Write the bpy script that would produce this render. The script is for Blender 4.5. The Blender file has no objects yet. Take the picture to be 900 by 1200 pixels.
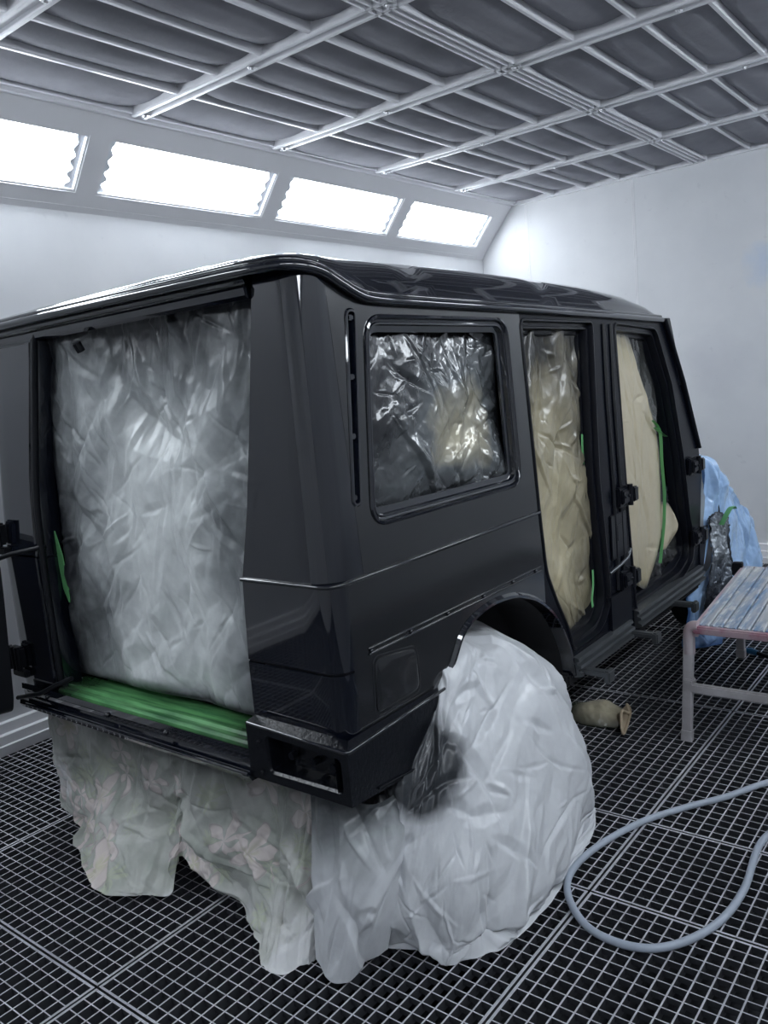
import bpy, bmesh, math, random
import numpy as np
from mathutils import Vector, Matrix, geometry
random.seed(7)
SC = bpy.context.scene
COL = SC.collection
R = math.radians

# ------------------------------------------------------------------ materials
class NT:
    def __init__(s, name):
        s.m = bpy.data.materials.new(name); s.m.use_nodes = True
        s.t = s.m.node_tree; s.b = s.t.nodes['Principled BSDF']
    def n(s, typ, **kw):
        nd = s.t.nodes.new(typ)
        for k, v in kw.items():
            if k.startswith('i_'):
                key = k[2:]; nd.inputs[int(key) if key.isdigit() else key].default_value = v
            else: setattr(nd, k, v)
        return nd
    def l(s, a, b): s.t.links.new(a, b)
    def math(s, op, a, b=None, c=None):
        nd = s.n('ShaderNodeMath', operation=op)
        for i, x in enumerate((a, b, c)):
            if x is None: continue
            if isinstance(x, (int, float)): nd.inputs[i].default_value = x
            else: s.l(x, nd.inputs[i])
        return nd.outputs[0]
    def set(s, base=None, rough=None, metal=None, spec=None, coat=None, emis=None, es=None, trans=None, alpha=None, ior=None):
        for k, v in (('Base Color', base), ('Roughness', rough), ('Metallic', metal), ('Specular IOR Level', spec), ('Coat Weight', coat),
                     ('Emission Color', emis), ('Emission Strength', es), ('Transmission Weight', trans), ('Alpha', alpha), ('IOR', ior)):
            if v is None: continue
            if k in ('Base Color', 'Emission Color') and len(v) == 3: v = (*v, 1)
            s.b.inputs[k].default_value = v
        return s
    def coord(s, which='Object'):
        return s.n('ShaderNodeTexCoord').outputs[which]
    def ramp(s, fac, stops, interp='LINEAR'):
        r = s.n('ShaderNodeValToRGB'); cr = r.color_ramp; cr.interpolation = interp
        while len(cr.elements) < len(stops): cr.elements.new(.5)
        for e, (p, c) in zip(cr.elements, stops):
            e.position = p; e.color = (c, c, c, 1) if isinstance(c, (int, float)) else (*c, 1)
        s.l(fac, r.inputs[0]); return r.outputs[0]
    def noise(s, scale, detail=4, vec=None, rough=.55, dist=0):
        nd = s.n('ShaderNodeTexNoise', i_Scale=scale, i_Detail=detail, i_Roughness=rough, i_Distortion=dist)
        s.l(vec if vec is not None else s.coord(), nd.inputs['Vector']); return nd.outputs['Fac']
    def mix(s, fac, a, b):
        nd = s.n('ShaderNodeMix', data_type='RGBA')
        for i, x in ((0, fac), (6, a), (7, b)):
            if isinstance(x, (int, float)): nd.inputs[i].default_value = x
            elif isinstance(x, tuple): nd.inputs[i].default_value = (*x, 1) if len(x) == 3 else x
            else: s.l(x, nd.inputs[i])
        return nd.outputs[2]
    def bump(s, h, strength=.3, dist=.01, prev=None):
        nd = s.n('ShaderNodeBump', i_Strength=strength, i_Distance=dist)
        s.l(h, nd.inputs['Height'])
        if prev is not None: s.l(prev, nd.inputs['Normal'])
        return nd.outputs[0]
    def crease(s, scale, vec=None):
        v = vec if vec is not None else s.coord()
        a = s.n('ShaderNodeVectorMath', operation='ADD'); a.inputs[1].default_value = (7.3, 2.1, 5.7); s.l(v, a.inputs[0])
        # warp
        nz = s.n('ShaderNodeTexNoise', i_Scale=scale*.6, i_Detail=2); s.l(v, nz.inputs['Vector'])
        w = s.n('ShaderNodeVectorMath', operation='SCALE'); w.inputs['Scale'].default_value = .7/scale; s.l(nz.outputs['Color'], w.inputs[0])
        v1 = s.n('ShaderNodeVectorMath', operation='ADD'); s.l(v, v1.inputs[0]); s.l(w.outputs[0], v1.inputs[1])
        v2 = s.n('ShaderNodeVectorMath', operation='ADD'); s.l(a.outputs[0], v2.inputs[0]); s.l(w.outputs[0], v2.inputs[1])
        o = []
        for q in (v1, v2):
            vo = s.n('ShaderNodeTexVoronoi', i_Scale=scale); s.l(q.outputs[0], vo.inputs['Vector'])
            o.append(vo.outputs['Distance'])
        return s.math('SUBTRACT', o[0], o[1])

def simple(name, base, rough=.5, metal=0, spec=.5, bump=None, coat=None):
    t = NT(name).set(base=base, rough=rough, metal=metal, spec=spec, coat=coat)
    if bump: t.l(t.bump(t.noise(bump[0], 3), bump[1], bump[2]), t.b.inputs['Normal'])
    return t.m

M = {}
def mk_wall(name, stain):
    t = NT(name).set(rough=.5, spec=.3)
    n = t.noise(1.3, 5)
    c = t.mix(t.ramp(n, [(.35, 0.), (.7, 1.)]), (.68, .69, .71), (.77, .775, .79))
    d = t.ramp(t.noise(14, 6), [(.66, 0.), (.74, 1.)])
    c = t.mix(t.math('MULTIPLY', d, .25), c, (.5, .51, .54))
    if stain:
        sx = t.n('ShaderNodeSeparateXYZ'); t.l(t.coord(), sx.inputs[0])
        a = t.math('MULTIPLY', t.math('SUBTRACT', sx.outputs[0], .62), 4.2); b = t.math('MULTIPLY', t.math('SUBTRACT', sx.outputs[2], 2.45), 3.0)
        r2 = t.math('ADD', t.math('MULTIPLY', a, a), t.math('MULTIPLY', b, b))
        r2 = t.math('ADD', r2, t.math('MULTIPLY', t.noise(4, 5), 1.2))
        c = t.mix(t.ramp(r2, [(.35, .5), (1.0, 0.)]), c, (.42, .58, .82))
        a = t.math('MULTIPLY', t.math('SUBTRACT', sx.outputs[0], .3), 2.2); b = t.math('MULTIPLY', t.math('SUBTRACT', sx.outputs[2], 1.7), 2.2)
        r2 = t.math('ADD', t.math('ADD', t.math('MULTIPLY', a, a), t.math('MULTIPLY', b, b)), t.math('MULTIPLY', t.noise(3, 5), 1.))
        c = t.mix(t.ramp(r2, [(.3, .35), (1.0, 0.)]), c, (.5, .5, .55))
    t.l(c, t.b.inputs['Base Color'])
    t.l(t.bump(t.noise(90, 2), .06, .002), t.b.inputs['Normal'])
    return t.m
M['wall'] = mk_wall('white_booth_panel', False)
M['wall_stain'] = mk_wall('white_booth_panel_stained', True)
M['trim'] = simple('white_trim_metal', (.78, .78, .80), .4, 0, .5, (60, .05, .002))
def mk_filter():
    t = NT('ceiling_filter').set(rough=.95, spec=.1)
    c = t.mix(t.ramp(t.noise(2.2, 6), [(.3, 0.), (.7, 1.)]), (.24, .24, .265), (.34, .34, .37))
    t.l(c, t.b.inputs['Base Color'])
    t.l(t.bump(t.noise(5, 4), .5, .02), t.b.inputs['Normal'])
    return t.m
M['filter'] = mk_filter()
M['beam'] = simple('white_beam_metal', (.80, .80, .83), .3, 0, .5, (40, .04, .002))
M['bolt'] = simple('steel_bolt', (.6, .6, .62), .3, .9)
def mk_light():
    t = NT('lamp_diffuser').set(base=(.9, .9, .9), rough=.6, emis=(.86, .93, 1.0), es=15.)
    return t.m
M['light'] = mk_light()
M['reflector'] = simple('lamp_reflector', (.75, .78, .82), .35, .3)
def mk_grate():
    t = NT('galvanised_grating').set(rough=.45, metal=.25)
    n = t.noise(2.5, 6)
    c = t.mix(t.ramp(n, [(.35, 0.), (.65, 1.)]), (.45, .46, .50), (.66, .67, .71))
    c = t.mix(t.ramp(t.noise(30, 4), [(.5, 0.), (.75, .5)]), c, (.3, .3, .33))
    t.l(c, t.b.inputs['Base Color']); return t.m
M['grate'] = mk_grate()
M['grate_side'] = simple('shaded_grating_side', (.045, .048, .056), .6, .2)  # dark bar sides: shade inside the grating cells put into the colour
M['pit'] = simple('dark_pit', (.035, .037, .042), .8, 0, .3, (8, .4, .02))

def mk_paint(name, base=(.003, .0045, .010), rough=.05):
    t = NT(name).set(base=base, rough=rough, spec=.5, coat=1.0)
    t.b.inputs['Coat Roughness'].default_value = .03
    t.l(t.bump(t.noise(55, 3), .035, .002), t.b.inputs['Normal'])
    return t.m
M['paint'] = mk_paint('gloss_black_paint')
def mk_side():
    t = NT('fresh_black_paint').set(base=(.010, .011, .013), rough=.16, spec=.5, coat=.8)
    t.b.inputs['Coat Roughness'].default_value = .10
    t.l(t.bump(t.noise(160, 3), .05, .002), t.b.inputs['Normal'])
    return t.m
M['side'] = mk_side()
def mk_tex():
    t = NT('textured_black').set(base=(.004, .005, .008), rough=.22, spec=.4)
    t.l(t.bump(t.noise(70, 3), .35, .005), t.b.inputs['Normal']); return t.m
M['texblack'] = mk_tex()
M['satin'] = simple('satin_black', (.005, .006, .010), .3, 0, .3)
M['frame'] = simple('door_frame_black', (.003, .004, .008), .25, 0, .12)
M['rubber'] = simple('black_rubber', (.004, .005, .008), .45, 0, .3)
M['dark'] = simple('dark_interior', (.008, .008, .01), .8)
M['greymetal'] = simple('grey_primer', (.30, .31, .31), .4, .2, .5, (30, .1, .003))
M['steel'] = simple('scuffed_steel', (.13, .14, .15), .3, .7)
def mk_green(name='green_masked_tread'):
    t = NT(name).set(rough=.22, coat=.4)
    mp = t.n('ShaderNodeMapping'); mp.inputs['Scale'].default_value = (1.2, 14, 1); t.l(t.coord(), mp.inputs[0])
    c = t.mix(t.ramp(t.noise(3, 5, mp.outputs[0]), [(.3, 0.), (.62, 1.)]), (.05, .17, .07), (.17, .48, .18))
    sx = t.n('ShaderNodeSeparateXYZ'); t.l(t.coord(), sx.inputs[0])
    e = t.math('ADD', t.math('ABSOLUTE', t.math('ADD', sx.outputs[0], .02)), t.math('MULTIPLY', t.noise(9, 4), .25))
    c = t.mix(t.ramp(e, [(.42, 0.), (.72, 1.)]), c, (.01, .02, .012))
    t.l(c, t.b.inputs['Base Color']); return t.m
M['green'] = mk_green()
M['tape'] = simple('green_masking_tape', (.14, .42, .16), .5, 0, .4, (60, .3, .003))

def mk_sheet(name, light, mid, dark, edge, rough=.3, metal=0., bscale=9, bstr=.5, coat=0, spot=None):
    """masking paper/film with black overspray that creeps in from its taped edges (UV based)"""
    t = NT(name).set(rough=rough, metal=metal, spec=.5, coat=coat)
    uv = t.n('ShaderNodeUVMap').outputs[0]
    s = t.n('ShaderNodeSeparateXYZ'); t.l(uv, s.inputs[0]); U, V = s.outputs[0], s.outputs[1]
    l, r, b, tp = edge   # reach of the overspray from left,right,bottom,top edges
    ds = []
    for src, flip, reach in ((U, 0, l), (U, 1, r), (V, 0, b), (V, 1, tp)):
        d = t.math('SUBTRACT', 1., src) if flip else src
        ds.append(t.math('DIVIDE', d, max(reach, .001)))
    d = t.math('SMOOTH_MIN', ds[0], ds[1], .5); d2 = t.math('SMOOTH_MIN', ds[2], ds[3], .5)
    d = t.math('SMOOTH_MIN', d, d2, .5)
    co = t.coord()
    n1 = t.noise(2.6, 5, co); n2 = t.noise(11, 5, co)
    d = t.math('ADD', d, t.math('MULTIPLY', t.math('SUBTRACT', n1, .5), 1.1))
    d = t.math('ADD', d, t.math('MULTIPLY', t.math('SUBTRACT', n2, .5), .45))
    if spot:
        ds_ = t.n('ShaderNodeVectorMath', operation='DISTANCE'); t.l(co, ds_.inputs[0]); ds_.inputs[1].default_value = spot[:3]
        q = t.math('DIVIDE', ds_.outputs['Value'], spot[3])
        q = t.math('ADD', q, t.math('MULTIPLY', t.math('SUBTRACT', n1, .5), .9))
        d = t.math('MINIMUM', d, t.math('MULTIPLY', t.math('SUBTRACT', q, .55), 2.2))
    f = t.math('MULTIPLY', d, .5)
    c = t.ramp(f, [(.08, dark), (.34, mid), (.62, light)])
    c = t.mix(t.math('MULTIPLY', t.ramp(t.noise(26, 4, co), [(.4, 0.), (.7, 1.)]), .10), c, tuple(.5*x for x in mid))
    t.l(c, t.b.inputs['Base Color'])
    b2 = t.bump(t.crease(bscale*3.2, co), bstr*.55, .008)
    t.l(b2, t.b.inputs['Normal'])
    return t.m
M['sheet_rear'] = mk_sheet('silvered_masking_film', (.82, .85, .84), (.33, .35, .355), (.012, .014, .018), (.34, .24, .05, .26), .38, .05, 5, .32)
M['sheet_window'] = mk_sheet('oversprayed_film_window', (.46, .42, .30), (.10, .11, .115), (.012, .013, .017), (.5, .22, .24, .55), .26, .15, 8, .55, coat=.6)
M['sheet_door'] = mk_sheet('kraft_masking_paper', (.50, .44, .29), (.30, .265, .175), (.015, .015, .014), (.18, .55, .16, .45), .34, 0, 5, .35, coat=.4)
M['sheet_strip'] = mk_sheet('kraft_masking_paper_strip', (.50, .44, .31), (.40, .35, .23), (.05, .05, .045), (.08, .06, .12, .16), .38, 0, 5, .25, coat=.3)
M['film_dark'] = mk_sheet('smoky_film', (.10, .105, .10), (.05, .052, .05), (.012, .012, .015), (.2, .2, .2, .2), .22, 0, 7, .5, coat=.6)
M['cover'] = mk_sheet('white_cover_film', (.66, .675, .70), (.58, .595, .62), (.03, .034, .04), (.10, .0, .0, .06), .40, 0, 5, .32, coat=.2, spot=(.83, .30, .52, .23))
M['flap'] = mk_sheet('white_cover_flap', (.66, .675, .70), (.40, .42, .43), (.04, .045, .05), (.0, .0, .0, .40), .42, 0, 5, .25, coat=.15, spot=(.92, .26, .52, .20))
M['foil'] = mk_sheet('black_silver_foil', (.30, .33, .36), (.12, .14, .17), (.01, .012, .02), (.1, .1, .5, .1), .25, .4, 14, .8)
M['blue'] = mk_sheet('blue_cover_film', (.42, .62, .92), (.36, .56, .88), (.06, .14, .34), (.05, .0, .14, .0), .22, 0, 9, .55, coat=.6)
M['bagfilm'] = mk_sheet('kraft_bag_film', (.40, .36, .26), (.20, .19, .15), (.02, .03, .02), (.25, .0, .0, .3), .25, 0, 12, .6, coat=.6)
def mk_floral():
    t = NT('floral_printed_cover').set(rough=.5, spec=.3)
    uv = t.n('ShaderNodeUVMap').outputs[0]
    co = t.coord()
    nz = t.n('ShaderNodeTexNoise', i_Scale=7, i_Detail=2); t.l(co, nz.inputs['Vector'])
    w = t.n('ShaderNodeVectorMath', operation='SCALE'); w.inputs['Scale'].default_value = .07; t.l(nz.outputs['Color'], w.inputs[0])
    v1 = t.n('ShaderNodeVectorMath', operation='ADD'); t.l(co, v1.inputs[0]); t.l(w.outputs[0], v1.inputs[1])
    mp = t.n('ShaderNodeMapping'); mp.inputs['Scale'].default_value = (1, .0, 1); t.l(v1.outputs[0], mp.inputs[0])
    def flower(scale, petals, size):
        vo = t.n('ShaderNodeTexVoronoi', i_Scale=scale); t.l(mp.outputs[0], vo.inputs['Vector'])
        d = t.n('ShaderNodeVectorMath', operation='SUBTRACT'); t.l(mp.outputs[0], d.inputs[0]); t.l(vo.outputs['Position'], d.inputs[1])
        s = t.n('ShaderNodeSeparateXYZ'); t.l(d.outputs[0], s.inputs[0])
        an = t.math('ARCTAN2', s.outputs[2], s.outputs[0])
        lobe = t.math('ABSOLUTE', t.math('COSINE', t.math('MULTIPLY', an, petals/2)))
        r = t.math('DIVIDE', vo.outputs['Distance'], t.math('ADD', size*.45, t.math('MULTIPLY', lobe, size)))
        return r, vo.outputs['Color']
    r1, c1 = flower(5.2, 5, .36); r2, c2 = flower(8.5, 8, .30)
    base = t.mix(t.ramp(t.noise(6, 4), [(.35, 0.), (.65, 1.)]), (.42, .45, .40), (.66, .665, .63))
    c = t.mix(t.ramp(r2, [(.8, .7), (1.02, 0.)]), base, (.56, .60, .46))
    c = t.mix(t.ramp(r1, [(.95, .8), (1.03, 0.)]), c, (.86, .76, .74))
    c = t.mix(t.ramp(r1, [(.22, .8), (.5, 0.)]), c, (.64, .62, .46))
    edge = t.ramp(r1, [(.86, 0.), (.94, .7), (1.03, 0.)])
    c = t.mix(edge, c, (.34, .32, .31))
    c = t.mix(t.ramp(t.noise(2.2, 4), [(.56, 0.), (.63, .85)]), c, (.80, .80, .81))
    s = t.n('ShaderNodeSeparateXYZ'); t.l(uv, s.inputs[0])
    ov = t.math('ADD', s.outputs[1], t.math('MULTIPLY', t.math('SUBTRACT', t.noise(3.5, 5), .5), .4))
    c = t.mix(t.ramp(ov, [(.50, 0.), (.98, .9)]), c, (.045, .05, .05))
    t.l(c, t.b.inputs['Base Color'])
    t.l(t.bump(t.crease(18, co), .3, .008), t.b.inputs['Normal'])
    return t.m
M['floral'] = mk_floral()
M['hose'] = simple('blue_grey_hose', (.40, .45, .53), .35, 0, .5, (30, .1, .002))
def mk_plank():
    t = NT('painted_plank').set(rough=.45, metal=.2)
    mp = t.n('ShaderNodeMapping'); mp.inputs['Scale'].default_value = (9, 1.6, 3); t.l(t.coord(), mp.inputs[0])
    c = t.mix(t.ramp(t.noise(2.2, 6, mp.outputs[0]), [(.42, 0.), (.6, 1.)]), (.50, .52, .55), (.20, .30, .46))
    c = t.mix(t.ramp(t.noise(4.5, 6, mp.outputs[0]), [(.50, 0.), (.62, .8)]), c, (.72, .72, .70))
    t.l(c, t.b.inputs['Base Color']); return t.m
M['plank'] = mk_plank()
def mk_spk(name, a, b, sc=5, lo=.45, hi=.6):
    t = NT(name).set(rough=.5, metal=.1)
    t.l(t.mix(t.ramp(t.noise(sc, 6), [(lo, 0.), (hi, 1.)]), a, b), t.b.inputs['Base Color'])
    t.l(t.bump(t.noise(60, 4), .2, .003), t.b.inputs['Normal']); return t.m
M['pink'] = mk_spk('red_overspray_rail', (.30, .06, .12), (.46, .34, .38))
M['leg'] = mk_spk('oversprayed_aluminium', (.44, .42, .43), (.56, .54, .56))
M['legpink'] = mk_spk('pink_overspray_aluminium', (.50, .38, .42), (.55, .50, .52))
M['bluehandle'] = simple('blue_handle', (.01, .10, .22), .4)

# ------------------------------------------------------------------ object helpers
def link(name, me, mat, parent=None, smooth=None):
    o = bpy.data.objects.new(name, me); COL.objects.link(o)
    if mat is not None:
        for m in (mat if isinstance(mat, (list, tuple)) else [mat]): me.materials.append(m)
    if parent is not None: o.parent = parent
    if smooth is not None:
        me.polygons.foreach_set('use_smooth', [True]*len(me.polygons))
        if smooth < 180: me.set_sharp_from_angle(angle=R(smooth))
    return o
def obj(name, bm, mat, parent=None, smooth=None, recalc=True):
    if recalc: bmesh.ops.recalc_face_normals(bm, faces=bm.faces)
    me = bpy.data.meshes.new(name); bm.to_mesh(me); bm.free()
    return link(name, me, mat, parent, smooth)
def tag(o, label, cat, group=None):
    o['label'] = label; o['category'] = cat
    if group: o['group'] = group
    return o
def struct(o): o['kind'] = 'structure'; return o
def empty(name, loc=(0, 0, 0)):
    o = bpy.data.objects.new(name, None); COL.objects.link(o); o.location = loc; o.empty_display_size = .1; return o
def part(name, bm, mat, root, smooth=None, label=None):
    """geometry given in world coordinates, parented to root that sits away from the origin"""
    p = root; off = Vector()
    while p is not None: off += p.location; p = p.parent
    bmesh.ops.translate(bm, verts=bm.verts, vec=-off)
    o = obj(name, bm, mat, root, smooth)
    if label: o['label'] = label
    return o
def box(bm, lo, hi, bev=0):
    m = Matrix.Translation([(a+b)/2 for a, b in zip(lo, hi)]) @ Matrix.Diagonal([b-a for a, b in zip(lo, hi)]+[1])
    r = bmesh.ops.create_cube(bm, size=1, matrix=m)
    if bev:
        es = {e for v in r['verts'] for e in v.link_edges}
        bmesh.ops.bevel(bm, geom=list(es), offset=bev, segments=2, affect='EDGES', clamp_overlap=True)
    return bm
def B(): return bmesh.new()
def tube(bm, pts, r, n=12, closed=False, caps=True, flat=1.0):
    pts = [Vector(p) for p in pts]; N = len(pts); rings = []
    up = Vector((0, 0, 1)); prev = None
    for i, p in enumerate(pts):
        if closed: t = pts[(i+1) % N]-pts[i-1]
        else: t = pts[min(i+1, N-1)]-pts[max(i-1, 0)]
        t.normalize()
        if prev is None:
            a = t.cross(up) if abs(t.dot(up)) < .95 else t.cross(Vector((1, 0, 0)))
        else: a = prev-t*prev.dot(t)
        a.normalize(); prev = a; b = t.cross(a)
        rr = r[i] if isinstance(r, (list, tuple)) else r
        rings.append([bm.verts.new(p+(a*math.cos(2*math.pi*k/n)+b*math.sin(2*math.pi*k/n)*flat)*rr) for k in range(n)])
    for i in range(N if closed else N-1):
        A, C = rings[i], rings[(i+1) % N]
        for k in range(n): bm.faces.new((A[k], A[(k+1) % n], C[(k+1) % n], C[k]))
    if caps and not closed: bm.faces.new(rings[0]); bm.faces.new(rings[-1][::-1])
    return bm
def catmull(pts, sub=8, closed=False):
    P = [Vector(p) for p in pts]; out = []; N = len(P)
    rng = N if closed else N-1
    for i in range(rng):
        if closed: a, b, c, d = P[i-1], P[i], P[(i+1) % N], P[(i+2) % N]
        else: a, b, c, d = P[max(i-1, 0)], P[i], P[i+1], P[min(i+2, N-1)]
        for k in range(sub):
            t = k/sub
            out.append(.5*((2*b)+(c-a)*t+(2*a-5*b+4*c-d)*t*t+(3*b-3*c+d-a)*t**3))
    if not closed: out.append(P[-1])
    return out
def rounded(poly, rad, seg=6):
    """round the corners of a 2D polygon; rad number or list"""
    out = []; n = len(poly)
    for i in range(n):
        p = Vector(poly[i]); a = Vector(poly[i-1]); b = Vector(poly[(i+1) % n])
        r = rad[i] if isinstance(rad, (list, tuple)) else rad
        if r <= 0: out.append(p.copy()); continue
        da = (a-p); db = (b-p); r = min(r, da.length*.48, db.length*.48); da.normalize(); db.normalize()
        s, e = p+da*r, p+db*r
        for k in range(seg+1):
            t = k/seg; out.append((1-t)**2*s+2*t*(1-t)*p+t*t*e)
    return out
def inset2(poly, d):
    """offset closed 2D polygon inward (towards its centroid side) by d"""
    n = len(poly); area = sum(poly[i][0]*poly[(i+1) % n][1]-poly[(i+1) % n][0]*poly[i][1] for i in range(n))
    sg = 1 if area > 0 else -1; out = []
    for i in range(n):
        a, p, b = Vector(poly[i-1]), Vector(poly[i]), Vector(poly[(i+1) % n])
        n1 = Vector((-(p-a).y, (p-a).x)); n2 = Vector((-(b-p).y, (b-p).x))
        if n1.length < 1e-9: n1 = n2.copy()
        if n2.length < 1e-9: n2 = n1.copy()
        n1.normalize(); n2.normalize(); m = n1+n2
        if m.length < 1e-6: m = n1.copy()
        m = m/m.length; k = 1/max(.5, m.dot(n1)); out.append(p+m*(sg*d*k))
    return out
def loops(bm, poly, steps, fmap, capend=False):
    """rings of poly inset/depth steps, mapped by fmap((a,b), depth)"""
    rings = []
    for ins, dep in steps:
        q = inset2(poly, ins) if ins else [Vector(p) for p in poly]
        rings.append([bm.verts.new(fmap(p, dep)) for p in q])
    n = len(poly)
    for A, C in zip(rings, rings[1:]):
        for k in range(n): bm.faces.new((A[k], A[(k+1) % n], C[(k+1) % n], C[k]))
    if capend: bm.faces.new(rings[-1])
    return bm
def inpoly(p, poly):
    x, y = p; c = False; n = len(poly)
    for i in range(n):
        x1, y1 = poly[i]; x2, y2 = poly[i-1]
        if (y1 > y) != (y2 > y) and x < (x2-x1)*(y-y1)/(y2-y1)+x1: c = not c
    return c
def panel(bm, outer, holes, fmap, extra=()):
    vs = []; es = []
    for poly in [outer]+list(holes):
        b = len(vs); vs += [Vector((p[0], p[1])) for p in poly]; n = len(poly); es += [(b+i, b+(i+1) % n) for i in range(n)]
    for a, c in extra:
        b = len(vs); vs += [Vector(a), Vector(c)]; es.append((b, b+1))
    r = geometry.delaunay_2d_cdt(vs, es, [], 0, 1e-5)
    V, F = r[0], r[2]
    bv = [bm.verts.new(fmap(v, 0)) for v in V]
    for f in F:
        c = sum((V[i] for i in f), Vector((0, 0)))/len(f)
        if inpoly(c, outer) and not any(inpoly(c, h) for h in holes):
            bm.faces.new([bv[i] for i in f])
    for v in [v for v in bv if not v.link_faces]: bm.verts.remove(v)
    return bm
def prism(bm, poly, fa, fb):
    """solid between fa(poly) and fb(poly)"""
    A = [bm.verts.new(fa(p)) for p in poly]; C = [bm.verts.new(fb(p)) for p in poly]; n = len(poly)
    bm.faces.new(A); bm.faces.new(C[::-1])
    for k in range(n): bm.faces.new((A[k], C[k], C[(k+1) % n], A[(k+1) % n]))
    return bm

# crumpled sheets -------------------------------------------------------------
def hsh(i, j, s):
    x = np.sin(i*127.1+j*311.7+s*74.7)*43758.5453; return x-np.floor(x)
def worley(x, y, s):
    ix, iy = np.floor(x), np.floor(y); d = np.full(x.shape, 9.)
    for a in (-1, 0, 1):
        for b in (-1, 0, 1):
            cx, cy = ix+a, iy+b
            px, py = cx+hsh(cx, cy, s), cy+hsh(cx, cy, s+3.3)
            d = np.minimum(d, (x-px)**2+(y-py)**2)
    return np.sqrt(d)
def vnoise(x, y, s):
    ix, iy = np.floor(x), np.floor(y); fx, fy = x-ix, y-iy; fx = fx*fx*(3-2*fx); fy = fy*fy*(3-2*fy)
    a, b, c, d = hsh(ix, iy, s), hsh(ix+1, iy, s), hsh(ix, iy+1, s), hsh(ix+1, iy+1, s)
    return (a*(1-fx)+b*fx)*(1-fy)+(c*(1-fx)+d*fx)*fy-.5
def tri(x, y, s):
    """piecewise linear noise on a jittered triangle lattice: flat facets, sharp creases"""
    x = x+.35*np.sin(y*2.1+s)+.5*y; y = y+.35*np.sin(x*1.7+s*2)
    ix, iy = np.floor(x), np.floor(y); f, g = x-ix, y-iy
    a, b, c, d = hsh(ix, iy, s), hsh(ix+1, iy, s), hsh(ix, iy+1, s), hsh(ix+1, iy+1, s)
    dg = hsh(ix, iy, s+7.7) > .5
    t1 = np.where(f > g, a+f*(b-a)+g*(d-b), a+g*(c-a)+f*(d-c))
    t2 = np.where(f+g < 1, a+f*(b-a)+g*(c-a), d+(1-f)*(c-d)+(1-g)*(b-d))
    return np.where(dg, t1, t2)-.5
def crumple(x, y, s):
    a = .9*vnoise(x*.45, y*.45, s+1); b = .9*vnoise(x*.45, y*.45, s+2)
    w = worley(x*.8+a, y*.8+b, s)
    return 1.0*tri(x+a, y+b, s)+.8*tri((x*.8-y*.6)*1.37+b, (x*.6+y*.8)*1.37-a, s+4)*.73+.35*(w-.5)
def folds(x, y, W, H, n, seed, lmin=.08, lmax=.45, wmin=.008, wmax=.028, slope=.5, ang=None):
    """sharp tent-shaped creases along random, slightly bent segments"""
    r = random.Random(seed); h = np.zeros_like(x)
    for _ in range(n):
        cx, cy = r.uniform(0, W), r.uniform(0, H); a = r.uniform(0, math.pi) if ang is None else ang+r.gauss(0, .45)
        L = r.uniform(lmin, lmax); w = r.uniform(wmin, wmax); c, s_ = math.cos(a), math.sin(a); k = r.uniform(-1.2, 1.2); off = r.choice((.35, .6, 1., 1.6))
        t = (x-cx)*c+(y-cy)*s_; d = -(x-cx)*s_+(y-cy)*c+k*t*t
        f = np.clip(1-np.abs(t)/(L/2), 0, 1)**.7
        w1 = w*(.35+.65*f)
        e = np.where(d > 0, np.clip(1-d/(w1*off), 0, 1), np.clip(1+d/w1, 0, 1))
        h += r.choice((-1, 1, 1))*slope*w1*e*f
    return h
def cm1(P, t):
    n = P.shape[0]; x = t*(n-1); i = np.clip(np.floor(x).astype(int), 0, n-2); f = (x-i)[:, None, None]
    a, b, c, d = P[np.maximum(i-1, 0)], P[i], P[i+1], P[np.minimum(i+2, n-1)]
    return .5*((2*b)+(c-a)*f+(2*a-5*b+4*c-d)*f*f+(3*b-3*c+d-a)*f**3)
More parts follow.
